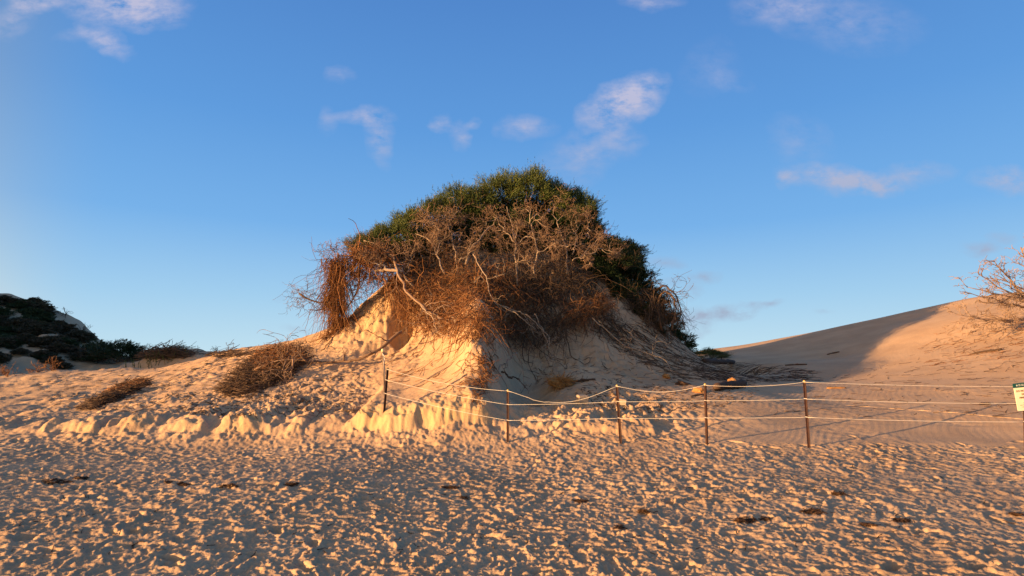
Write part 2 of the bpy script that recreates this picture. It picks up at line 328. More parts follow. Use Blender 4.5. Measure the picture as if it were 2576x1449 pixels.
# walked trails: single footprints with a pushed-up rim, heel and ball
_r = np.random.RandomState(77); _gx, _gy, _gz = gX.ravel(), gY.ravel(), gZ.ravel()
_cand = np.nonzero((_gy > 3.4) & (_gy < 11.2) & (np.abs(_gx) < 11))[0]; _cx, _cy = _gx[_cand], _gy[_cand]; _dz = np.zeros(len(_cand))
for t in range(34):
    px_, py_ = _r.uniform(-9, 9), _r.uniform(3.8, 10.4); hd = _r.choice([_r.normal(0, .22), _r.normal(0, .22), _r.uniform(0, 3.1)]); dx_, dy_ = math.cos(hd), math.sin(hd)
    for k in range(26):
        qx, qy = px_ + (k - 13) * .62 * dx_, py_ + (k - 13) * .62 * dy_ + .12 * math.sin(k * .5); sd = .11 * (-1) ** k; qx -= dy_ * sd; qy += dx_ * sd
        if not (3.5 < qy < 10.9 and abs(qx) < 10): continue
        m_ = np.nonzero((np.abs(_cx - qx) < .34) & (np.abs(_cy - qy) < .34))[0]; h_ = hd + .15 * (-1) ** k + _r.normal(0, .08)
        u_ = (_cx[m_] - qx) * math.cos(h_) + (_cy[m_] - qy) * math.sin(h_); v_ = -(_cx[m_] - qx) * math.sin(h_) + (_cy[m_] - qy) * math.cos(h_)
        e_ = np.sqrt((u_ / .15) ** 2 + (v_ / (.055 + .012 * np.clip(u_ / .15, -1, 1))) ** 2); dp = _r.uniform(.024, .042)
        _dz[m_] += -dp * (1 - sst(.55, 1.05, e_)) * (1 + .25 * u_ / .15) + .009 * np.exp(-((e_ - 1.3) / .3) ** 2) * (1 - .6 * u_ / .2)
_gz[_cand] += _dz; gZ = _gz.reshape(gZ.shape)
def Hq(x, y):
    """ground height by lookup in the polar grid"""
    x = np.asarray(x, float); y = np.asarray(y, float)
    a = np.arctan2(x, y); r = np.hypot(x, y)
    fi = np.interp(r, RR, np.arange(len(RR))); fj = np.interp(a, AZ, np.arange(len(AZ)))
    i = np.clip(fi.astype(int), 0, len(RR) - 2); j = np.clip(fj.astype(int), 0, len(AZ) - 2); u = fi - i; v = fj - j
    return (gZ[i, j] * (1 - u) + gZ[i + 1, j] * u) * (1 - v) + (gZ[i, j + 1] * (1 - u) + gZ[i + 1, j + 1] * u) * v
def hit(px, py, rmin=4.0, rmax=70.0):
    """where the sight line through a picture point meets the ground"""
    a, b = ray(px, py); rr = np.linspace(rmin, rmax, 2600); k = math.hypot(a, 1)
    y = rr / k; x = a * y; z = EYE + b * y; h = Hq(x, y); ok = np.nonzero(h >= z)[0]
    i = ok[0] if len(ok) else len(rr) - 1
    return np.array([x[i], y[i], h[i]])
def hits(pts, **k): return np.array([hit(a, b, **k) for a, b in pts])

# sand material
def sand_mat():
    m = bpy.data.materials.new('sand'); m.use_nodes = True; t = m.node_tree; n = t.nodes; l = t.links; b = n['Principled BSDF']
    b.inputs['Roughness'].default_value = .95; b.inputs['Specular IOR Level'].default_value = .15
    g = n.new('ShaderNodeTexCoord')
    def noise(sc, det=5, ro=.6):
        q = n.new('ShaderNodeTexNoise'); q.inputs['Scale'].default_value = sc; q.inputs['Detail'].default_value = det; q.inputs['Roughness'].default_value = ro; l.new(g.outputs['Object'], q.inputs['Vector']); return q.outputs['Fac']
    def mix(f, a, c, bt='MIX'):
        q = n.new('ShaderNodeMix'); q.data_type = 'RGBA'; q.blend_type = bt
        for s, v in ((0, f), (6, a), (7, c)):
            if isinstance(v, (int, float, tuple)): q.inputs[s].default_value = v
            else: l.new(v, q.inputs[s])
        return q.outputs[2]
    def rng(v, a, c, d=0., e=1.):
        q = n.new('ShaderNodeMapRange'); l.new(v, q.inputs[0]); q.inputs[1].default_value = a; q.inputs[2].default_value = c; q.inputs[3].default_value = d; q.inputs[4].default_value = e; return q.outputs[0]
    c = mix(rng(noise(.7, 4), .35, .65), (.45, .295, .170, 1), (.53, .36, .215, 1))
    c = mix(rng(noise(35, 4, .7), .3, .7), mix(1., c, (.86, .86, .86, 1), 'MULTIPLY'), mix(1., c, (1.1, 1.1, 1.1, 1), 'MULTIPLY'))
    at = n.new('ShaderNodeAttribute'); at.attribute_name = 'compact'
    c = mix(at.outputs['Fac'], c, (.54, .36, .175, 1))
    # grains of shell and dark bits
    c = mix(rng(noise(160, 2, .5), .68, .74, 0, .5), c, (.2, .14, .1, 1))
    l.new(c, b.inputs['Base Color'])
    bp = n.new('ShaderNodeBump'); bp.inputs['Strength'].default_value = .8; bp.inputs['Distance'].default_value = .012
    l.new(noise(28, 8, .72), bp.inputs['Height']); l.new(bp.outputs[0], b.inputs['Normal'])
    return m
M = {'sand': sand_mat()}

nr, na = gX.shape
V = np.stack([gX, gY, gZ], -1).reshape(-1, 3)
idx = np.arange(nr * na).reshape(nr, na)
wrap = np.concatenate([idx, idx[:, :1]], 1)
Q = np.stack([wrap[:-1, :-1], wrap[:-1, 1:], wrap[1:, 1:], wrap[1:, :-1]], -1).reshape(-1, 4)
Q = Q[:, ::-1]
cen = V[Q].mean(1)
cx, cy = cen[:, 0], cen[:, 1]; cr = np.hypot(cx, cy)
toe = 11.0 - .045 * np.clip(cx, -6, 8) * 1.6 + .12 * NZ[1](cx * 1.2, cy * 1.2)
reg = np.zeros(len(Q), int)                                                     # 0 beach
up = (cy > toe) & (cr < 250)
mound = up & (cy < 30) & (cx < 4.2 + .42 * (cy - 11))
mound &= (cx > -17) & (cr < 31)
reg[mound] = 1
reg[up & ~mound & (cx > 0)] = 2
reg[up & ~mound & (cx <= 0)] = 3
pole = np.array([[0, 0, float(gZ[0].mean())]])
nm = [('beach', 'trampled sand beach in the foreground covered in footprints', 'sand'),
      ('sand_mound', 'eroded sand mound rising behind the footprints, its lower scarps glowing yellow', 'dune'),
      ('smooth_dune', 'tall smooth wind rippled dune behind the rope fence with a long shadow', 'dune'),
      ('scrub_hill', 'shaded sandy hill with scrub at the left edge', 'hill')]
for k in range(4):
    q = Q[reg == k]; used = np.unique(q); mp_ = np.zeros(len(V), int); mp_[used] = np.arange(len(used)); vv = V[used]; F = [mp_[q]]
    cmp_ = gS.reshape(-1)[used]
    if k == 0:
        vv = np.concatenate([vv, pole]); i0 = len(vv) - 1; ring = mp_[wrap[0]]; F.append(np.stack([np.full(na, i0), ring[1:], ring[:-1]], 1)); F[1] = F[1][:, :]; cmp_ = np.r_[cmp_, 0]
        F = [F[1], F[0]]
    me = npmesh(nm[k][0], vv, F, M['sand'])
    at = me.attributes.new('compact', 'FLOAT', 'POINT'); at.data.foreach_set('value', cmp_.astype(np.float32))
    link(nm[k][0], me, label=nm[k][1], kind='structure')
# ------------------------------------------------------------------ materials for objects
def pmat(name, cols, rough=.85, scale=6., island=True, bump=0., stretch=(1, 1, 1), spec=.2):
    """procedural material: colour varied from piece to piece and by noise"""
    m = bpy.data.materials.new(name); m.use_nodes = True; t = m.node_tree; n = t.nodes; l = t.links; b = n['Principled BSDF']
    b.inputs['Roughness'].default_value = rough; b.inputs['Specular IOR Level'].default_value = spec
    g = n.new('ShaderNodeNewGeometry'); tc = n.new('ShaderNodeTexCoord')
    mp = n.new('ShaderNodeMapping'); mp.inputs['Scale'].default_value = stretch; l.new(tc.outputs['Object'], mp.inputs[0])
    q = n.new('ShaderNodeTexNoise'); q.inputs['Scale'].default_value = scale; q.inputs['Detail'].default_value = 4; l.new(mp.outputs[0], q.inputs['Vector'])
    a = n.new('ShaderNodeMath'); a.operation = 'MULTIPLY_ADD'; l.new(g.outputs['Random Per Island'], a.inputs[0]); a.inputs[1].default_value = .6 if island else 0.; 
    c = n.new('ShaderNodeMath'); c.operation = 'MULTIPLY_ADD'; l.new(q.outputs['Fac'], c.inputs[0]); c.inputs[1].default_value = .8 if island else 1.9; c.inputs[2].default_value = -.2 if island else -.45
    l.new(c.outputs[0], a.inputs[2])
    r = n.new('ShaderNodeValToRGB'); l.new(a.outputs[0], r.inputs[0]); e = r.color_ramp.elements
    for i, co in enumerate(cols):
        x = i / (len(cols) - 1)
        if i == 0: e[0].position = 0; k = e[0]
        elif i == len(cols) - 1: e[-1].position = 1; k = e[-1]
        else: k = e.new(x)
        k.color = (*co, 1)
    l.new(r.outputs[0], b.inputs['Base Color'])
    if bump:
        bp = n.new('ShaderNodeBump'); bp.inputs['Strength'].default_value = bump; bp.inputs['Distance'].default_value = .01; l.new(q.outputs['Fac'], bp.inputs['Height']); l.new(bp.outputs[0], b.inputs['Normal'])
    return m
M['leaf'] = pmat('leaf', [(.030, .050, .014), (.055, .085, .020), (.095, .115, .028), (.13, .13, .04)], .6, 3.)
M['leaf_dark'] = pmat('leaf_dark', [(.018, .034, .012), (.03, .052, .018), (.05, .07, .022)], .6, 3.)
M['scrub'] = pmat('scrub', [(.026, .034, .016), (.045, .05, .022), (.11, .08, .05), (.20, .145, .10)], .7, 2.)
M['scrub_green'] = pmat('scrub_green', [(.03, .05, .022), (.05, .075, .03), (.08, .10, .045)], .7, 3.)
M['deadwood'] = pmat('deadwood', [(.20, .145, .10), (.31, .235, .165), (.45, .36, .27)], .8, 14., bump=.6)
M['twig'] = pmat('twig', [(.13, .075, .045), (.21, .135, .085), (.30, .20, .13)], .85, 9.)
M['bleached'] = pmat('bleached', [(.15, .095, .06), (.25, .17, .115), (.38, .28, .20)], .85, 9., bump=.5)
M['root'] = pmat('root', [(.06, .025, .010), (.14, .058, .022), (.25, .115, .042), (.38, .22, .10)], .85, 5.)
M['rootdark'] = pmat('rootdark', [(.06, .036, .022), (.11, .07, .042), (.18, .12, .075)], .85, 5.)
M['litter'] = pmat('litter', [(.04, .024, .016), (.08, .05, .032), (.14, .09, .055)], .9, 8.)
M['weed'] = pmat('weed', [(.03, .016, .009), (.06, .03, .014), (.11, .06, .025)], .8, 12.)
M['log'] = pmat('log', [(.035, .022, .015), (.07, .042, .028), (.13, .085, .055)], .9, 9., island=False, bump=1., stretch=(1, 6, 6))
M['bark'] = pmat('bark', [(.16, .07, .02), (.36, .18, .06), (.50, .28, .10)], .9, 14., bump=1.)
M['block'] = pmat('block', [(.30, .23, .16), (.38, .30, .21), (.42, .34, .25)], .95, 30., island=False, bump=.8)
M['picket'] = pmat('picket', [(.022, .010, .008), (.036, .015, .011), (.07, .028, .018)], .7, 12., island=False, bump=.5)
M['cap'] = pmat('cap', [(.42, .30, .06), (.55, .40, .09)], .5, 8., island=False)
M['oldcap'] = pmat('oldcap', [(.62, .52, .28), (.72, .62, .38)], .6, 8., island=False)
M['rope'] = pmat('rope', [(.66, .60, .50), (.76, .70, .60)], .8, 60., island=False)
M['greywood'] = pmat('greywood', [(.09, .06, .045), (.16, .115, .085), (.24, .18, .14)], .9, 12., island=False, bump=.8, stretch=(6, 6, 1))
M['sign_face'] = pmat('sign_face', [(.70, .66, .46), (.76, .73, .54)], .5, 5., island=False)
M['sign_green'] = pmat('sign_green', [(.008, .055, .05), (.012, .075, .068)], .45, 5., island=False)
M['sign_ink'] = pmat('sign_ink', [(.16, .07, .03), (.20, .09, .04)], .6, 5., island=False)
M['emblem'] = pmat('emblem', [(.45, .47, .42), (.55, .57, .5)], .6, 20., island=False)

rs = np.random.RandomState(5); rnd = random.Random(5)
def unit(v): v = np.asarray(v, float); return v / (np.linalg.norm(v, axis=-1, keepdims=True) + 1e-9)

# ------------------------------------------------------------------ growing things
def grow(p, d, L, r, lev, out, wob=.25, up=.0, kids=(5, 5, 4), ang=(.5, 1.0), shrink=(.45, .75), rmin=.0055, kmax=7):
    """a crooked branch with side branches; out collects (path, radii)"""
    p = np.array(p, float); d = unit(d); K = kmax; pts = [p.copy()]; ds = []
    for i in range(K - 1):
        d = unit(d + rs.normal(0, wob, 3) + np.array([0, 0, up])); p = p + d * L / (K - 1); pts.append(p.copy()); ds.append(d)
    rad = np.linspace(r, max(r * .45, rmin * .6), K); out.append((np.array(pts), rad))
    if lev >= len(kids): return
    n = kids[lev]
    for k in range(n):
        t = rs.uniform(.25, 1) if k else 1.0
        i = min(int(t * (K - 1)), K - 2); f = t * (K - 1) - i; q = pts[i] * (1 - f) + pts[i + 1] * f
        a = rs.uniform(*ang) * (1 if k else .4); ax = unit(np.cross(ds[i], rs.normal(0, 1, 3))); nd = ds[i] * math.cos(a) + ax * math.sin(a)
        grow(q, nd, L * rs.uniform(*shrink), max(rad[i] * .62, rmin), lev + 1, out, wob * 1.1, up, kids, ang, shrink, rmin, kmax)
def build_paths(out, name, mat, parent=None, origin=(0, 0, 0), sides=3, minr=None, **kw):
    g = Geo(); byk = {}
    for p, r in out: byk.setdefault(len(p), []).append((p, r))
    for k, L_ in byk.items():
        pr = np.array([b for a, b in L_])
        if minr: pr = np.maximum(pr, minr)
        tubes(g, np.array([a for a, b in L_]), pr, sides)
    if len(out) > 1 and 'kind' not in kw: kw['kind'] = 'stuff'
    return link(name, g.mesh(name, mat, True, origin), parent, **kw)
def strands(p0, d0, L, K=9, wob=.25, grav=.12, curl=.0, clear=.02):
    """many flexible roots at once, pushed out of the sand"""
    p = np.array(p0, float); d = unit(d0); n = len(p); L = np.broadcast_to(L, (n,)); out = [p.copy()]
    ax = unit(rs.normal(0, 1, (n, 3))); cu = rs.uniform(-curl, curl, (n, 1))
    for i in range(K - 1):
        d = unit(d + rs.normal(0, wob, (n, 3)) + np.cross(ax, d) * cu + np.array([0, 0, -grav])); p = p + d * (L / (K - 1))[:, None]
        h = Hq(p[:, 0], p[:, 1]) + clear; p[:, 2] = np.maximum(p[:, 2], h); out.append(p.copy())
    return np.stack(out, 1)
def in_poly(poly, n):
    poly = np.array(poly, float); lo = poly.min(0); hi = poly.max(0); out = []
    while len(out) < n:
        x, y = rs.uniform(lo[0], hi[0]), rs.uniform(lo[1], hi[1]); c = False; j = len(poly) - 1
        for i in range(len(poly)):
            if (poly[i][1] > y) != (poly[j][1] > y) and x < (poly[j][0] - poly[i][0]) * (y - poly[i][1]) / (poly[j][1] - poly[i][1]) + poly[i][0]: c = not c
            j = i
        if c: out.append((x, y))
    return np.array(out)
def surf(pts, dmax=22., lift=(0., .4)):
    """world points on (or a little before) the sand seen at those picture points"""
    o = []
    for a, b in pts:
        h = hit(a, b); d = min(h[1], dmax) - rs.uniform(*lift); o.append(P(a, b, d))
    return np.array(o)
def poly3(pts, k=14): return resample([P(*q) for q in pts], k)
def along(path, r0, r1): return (path, np.linspace(r0, r1, len(path)))
def sprout(path, n, L, r, out, bias=(0, 0, 0), kids=(4, 3), wob=.3, t0=.15, rmin=.0055, up=0.):
    for i in range(n):
        t = rs.uniform(t0, 1) * (len(path) - 1); j = min(int(t), len(path) - 2); p = path[j] + (path[j + 1] - path[j]) * (t - j)
        d = unit(path[j + 1] - path[j]); nd = unit(d * .5 + unit(rs.normal(0, 1, 3)) * .9 + np.array(bias))
        grow(p, nd, L * rs.uniform(.6, 1.2), r, 0, out, wob, up, kids, rmin=rmin)

# ------------------------------------------------------------------ rope fence
def picket_mesh(h):
    g = Geo(); a = .027; t = .004; prof = []
    for k in range(3):
        th = k * 2 * math.pi / 3 - math.pi / 2; c, s = math.cos(th), math.sin(th); nx, ny = -s, c
        prof += [(c * a - nx * t, s * a - ny * t), (c * a + nx * t, s * a + ny * t)]
        th2 = th + math.pi / 3; prof.append((math.cos(th2) * t * 2, math.sin(th2) * t * 2))
    n = len(prof); V = [(x, y, z) for z in (-.35, h) for x, y in prof]; Q = [(i, (i + 1) % n, n + (i + 1) % n, n + i) for i in range(n)]
    g.add(V, Q=Q, T=[(n, n + i, n + i + 1) for i in range(1, n - 1)]); return g
def cap_mesh(w, h):
    g = Geo(); V = []; Q = []
    for z, s in ((0, 1), (.75 * h, .96), (h, .7)):
        for i in range(8):
            a = (i + .5) * math.pi / 4; V.append((math.cos(a) * w * s, math.sin(a) * w * s, z))
    for k in range(2):
        for i in range(8): Q.append((k * 8 + i, k * 8 + (i + 1) % 8, k * 8 + 8 + (i + 1) % 8, k * 8 + 8 + i))
    g.add(V, Q=Q, T=[(16, 16 + i, 17 + i) for i in range(1, 7)] + [(0, i + 1, i) for i in range(1, 7)]); return g
FP = [((966, 1037), (975, 926)), ((1278, 1112), (1278, 981)), ((1562, 1116), (1552, 969)), ((1779, 1120), (1774, 966)), ((2035, 1126), (2023, 958)), ((2581, 1128), (2577, 966)), ((3100, 1130), (3090, 966))]
fence_o = hit(1779, 1120)
fence = empty('rope_fence', fence_o, label='low rope fence of dark steel pickets with yellow caps along the foot of the dune', cat='fence')
posts = []
for (b, t) in FP:
    if b[0] > 2576: q = P(b[0], b[1], 10.0); B = np.array([q[0], q[1], float(Hq(q[0], q[1]))])
    else: B = hit(*b)
    T = np.array(P(t[0], t[1], B[1])); h = np.linalg.norm(T - B); ax = Vector(T - B).normalized()
    post = link('post', picket_mesh(h).mesh('post', M['picket'], False), fence)
    post.matrix_local = Matrix.Translation(Vector(B - fence_o)) @ ax.to_track_quat('Z', 'Y').to_matrix().to_4x4() @ Matrix.Rotation(rnd.uniform(-.5, .5), 4, 'Z')
    cp = link('cap', cap_mesh(.021, .045).mesh('cap', M['cap']), post, (0, 0, h - .035))
    posts.append((B, T))
FR = [(.97, .72, .41), (.98, .715, .41), (.98, .715, .43), (.98, .72, .435), (.98, .725, .45), (.96, .70, .42), (.96, .70, .42)]
SAG = [(.07, .03, .03), (.25, .012, .006), (.11, .006, .006), (.045, .008, .004), (.02, .02, .02), (.04, .04, .04)]
for k in range(3):
    for i in range(len(posts) - 1):
        a = posts[i][0] + (posts[i][1] - posts[i][0]) * FR[i][k]; b = posts[i + 1][0] + (posts[i + 1][1] - posts[i + 1][0]) * FR[i + 1][k]
        a = a + np.array([0, -.024, 0]); b = b + np.array([0, -.024, 0]); t = np.linspace(0, 1, 22)[:, None]
        w = (4 * t * (1 - t)) ** (1.25 if SAG[i][k] > .1 else 1.0)
        pth = a * (1 - t) + b * t; pth[:, 2:3] -= SAG[i][k] * w
        if i == 1 and k == 0: pth[5:8, 2] -= .015
        g = Geo(); tubes(g, pth[None], np.full((1, 22), .0034), 5); link('rope', g.mesh('rope', M['rope'], True, fence_o), fence)
    # wrap round each post
for (B, T), fr in zip(posts, FR):
    for k in range(3):
        c = B + (T - B) * fr[k]; a = np.linspace(0, 2 * np.pi, 14); pth = np.stack([c[0] + .026 * np.cos(a), c[1] + .026 * np.sin(a), c[2] + .008 * np.sin(a / 2)], 1)
        g = Geo(); tubes(g, pth[None], np.full((1, 14), .0045), 4); link('rope_loop', g.mesh('rope_loop', M['rope'], True, fence_o), fence)
# weathered older post behind the left end
B = hit(967, 986); T = np.array(P(963, 882, B[1])); h = np.linalg.norm(T - B)
old = empty('old_post', B, label='leaning weathered grey timber post with a cream cap behind the left end of the fence', cat='post')
g = Geo(); tubes(g, resample([B - [0, 0, .3], B, B + (T - B) * .5 + [.012, 0, 0], T], 8)[None], np.linspace(.030, .026, 8)[None], 8); link('shaft', g.mesh('shaft', M['greywood'], True, B), old)
link('cap', cap_mesh(.036, .07).mesh('cap', M['oldcap']), old, tuple(T - B - [0, 0, .03]))
fr_ = []
for k in range(3): fr_.append((resample([T - [0, .03, .05 + k * .02], T + [.05 + .02 * k, -.04, -.1], T + [.03, -.04, -.25], T + [.06 + .01 * k, -.05, -.5 - .08 * k]], 9), np.full(9, .0055)))
build_paths(fr_, 'frayed_rope', M['rope'], old, B)

# ------------------------------------------------------------------ warning sign at the right edge
sx, sy = P(2577, 1000, posts[5][0][1])[0:2]; sy -= .05
_, _, ztop = P(2550, 962.5, sy); SW, SH = .386, .475
sign = empty('warning_sign', (sx, sy, ztop - SH), label='small cream warning sign with a dark green header on the fence at the right edge', cat='sign')
sign.rotation_euler = (0, R(-5), R(4))
def rounded(w, h, y, th, r=.018, x0=0, z0=0, top=True, bot=True):
    pts = []
    for (cx_, cz_, a0, on) in ((w / 2 - r, h - r, 0, top), (-w / 2 + r, h - r, 90, top), (-w / 2 + r, r, 180, bot), (w / 2 - r, r, 270, bot)):
        if on: pts += [(cx_ + r * math.cos(R(a0 + a)), cz_ + r * math.sin(R(a0 + a))) for a in (0, 30, 60, 90)]
        else: pts += [(math.copysign(w / 2, cx_), h if a0 < 180 else 0)]
    n = len(pts); V = [(x0 + a, yy, z0 + b) for yy in (y, y + th) for a, b in pts]
    Q = [(i, n + i, n + (i + 1) % n, (i + 1) % n) for i in range(n)]; T_ = [(0, i, i + 1) for i in range(1, n - 1)] + [(n, n + i + 1, n + i) for i in range(1, n - 1)]
    return Geo().add(V, Q=Q, T=T_)
link('panel', rounded(SW, SH - .077, 0, .006, top=False).mesh('panel', M['sign_face'], False), sign)
link('header', rounded(SW + .012, .077, -.002, .010, z0=SH - .0765, bot=False).mesh('header', M['sign_green'], False), sign)
gE = Geo(); n_ = 14; ex, ez = -SW / 2 + .062, SH - .037
gE.add([(ex, -.006, ez)] + [(ex + .015 * math.cos(2 * math.pi * i / n_), -.005, ez + .015 * math.sin(2 * math.pi * i / n_)) for i in range(n_)], T=[(0, 1 + (i + 1) % n_, 1 + i) for i in range(n_)])
link('emblem', gE.mesh('emblem', M['emblem'], False), sign)
def text(s, size, x, z, mat, name='lettering'):
    c = bpy.data.curves.new(name, 'FONT'); c.body = s; c.size = size; c.extrude = .0008; c.offset = .0012; c.align_x = 'CENTER'; c.space_character = 1.1
    tmp = bpy.data.objects.new('t', c); COL.objects.link(tmp); bpy.context.view_layer.update()
    me = bpy.data.meshes.new_from_object(tmp); bpy.data.objects.remove(tmp); me.materials.clear(); me.materials.append(mat)
    o = link(name, me, sign, (x, -.0025, z)); o.rotation_euler = (R(90), 0, 0); return o
for s, zz in (('DO NOT ENTER', .135), ('DUNES', .194), ('FINES APPLY', .251)): text(s, .041, 0, SH - zz - .014, M['sign_ink'])
gs = Geo()
def dashes(gg, xs, z, h):
    for a, b in xs: gg.add([(a, -.0022, z), (b, -.0022, z), (b, -.0022, z + h), (a, -.0022, z + h)], Q=[(0, 1, 2, 3)])
dashes(gs, [(-.075, -.03), (-.02, .03), (.04, .075)], SH - .345, .005)
dashes(gs, [(-.135, -.09), (-.078, -.01), (0, .05), (.06, .13)], SH - .382, .007)
dashes(gs, [(-.10, -.04), (-.03, .03), (.04, .10)], SH - .415, .007)
link('small_print', gs.mesh('small_print', M['sign_ink'], False), sign)
gh = Geo(); 
for zz in (SH - .030, SH - .050): 
    for a, b in ((-.105, -.06), (-.05, 0.0), (.01, .06), (.07, .12)): gh.add([(a, -.0045, zz), (b, -.0045, zz), (b, -.0045, zz + .009), (a, -.0045, zz + .009)], Q=[(0, 1, 2, 3)])
link('header_print', gh.mesh('header_print', M['emblem'], False), sign)

# ------------------------------------------------------------------ leafy bushes
def shoots(n, rad, squash=(1, 1, 1), leaf=.085, lw=.018, m=9, upb=.55, sl=(.16, .34), inner=.5):
    nc = 46; cd = unit(rs.normal(0, 1, (nc, 3))); cs = rs.uniform(.78, 1.16, nc); ci = rs.randint(0, nc, n)
    u = unit(cd[ci] + rs.normal(0, .2, (n, 3))); u[:, 2] = np.where(u[:, 2] < -.45, -u[:, 2], u[:, 2])
    rr = cs[ci] * rad * np.where(rs.rand(n) < .72, rs.uniform(.78, 1.0, n), rs.uniform(inner, .8, n))
    lump = 1 + .20 * np.sin(u[:, 0] * 5 + 1) * np.cos(u[:, 1] * 4.3) + .14 * np.sin(u[:, 2] * 9 + u[:, 0] * 7)
    base = u * (rr * lump)[:, None] * np.array(squash); ax = unit(u * .7 + np.array([0, 0, upb]) + rs.normal(0, .28, (n, 3)))
    Ls = rs.uniform(*sl, n) * np.where(rs.rand(n) < .05, 1.7, 1.)
    s1 = unit(np.cross(ax, rs.normal(0, 1, (n, 3)))); s2 = np.cross(ax, s1)
    t = np.linspace(.1, 1, m)[None, :]; th = rs.uniform(0, 6.28, (n, 1)) + np.arange(m)[None] * 2.4
    c = base[:, None] + ax[:, None] * (Ls[:, None] * t)[..., None]
    sp = rs.uniform(.5, 1.0, (n, m)) * (1.15 - .7 * t)
    out = s1[:, None] * np.cos(th)[..., None] + s2[:, None] * np.sin(th)[..., None]
    dl = unit(ax[:, None] * np.cos(sp)[..., None] + out * np.sin(sp)[..., None]); w = unit(np.cross(dl, out + rs.normal(0, .5, out.shape)))
    ll = leaf * rs.uniform(.7, 1.2, (n, m))[..., None]
    V = np.stack([c, c + dl * ll * .45 + w * lw / 2, c + dl * ll, c + dl * ll * .45 - w * lw / 2], 2).reshape(-1, 3)
    Q = np.arange(len(V)).reshape(-1, 4); return V, Q
leaf_me = []
for v in range(5):
    V, Q = shoots(2100, .85); g = Geo().add(V, Q=Q); leaf_me.append(g.mesh('foliage', M['leaf'], False))
leafd_me = []
for v in range(3):
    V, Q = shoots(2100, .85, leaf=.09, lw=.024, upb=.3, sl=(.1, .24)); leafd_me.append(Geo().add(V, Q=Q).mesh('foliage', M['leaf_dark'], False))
stick_me = []
for v in range(3):
    out = []
    for k in range(7): grow((0, 0, -.55), unit(rs.normal(0, 1, 3) * [1, 1, .3] + [0, 0, 1]), .95, .02, 0, out, .2, .02, (4, 3))
    g = Geo(); tubes(g, np.array([a for a, b in out]), np.array([b for a, b in out])); stick_me.append(g.mesh('branches', M['twig']))
def bush(name, p, s, me, label, cat, group, rz=None, parts=True):
    rz = rnd.uniform(0, 6.28) if rz is None else rz
    e = empty(name, p, rz, label=label, cat=cat, group=group); e.scale = s
    link('foliage', me, e, kind='stuff')
    if parts: link('branches', rnd.choice(stick_me), e)
    return e
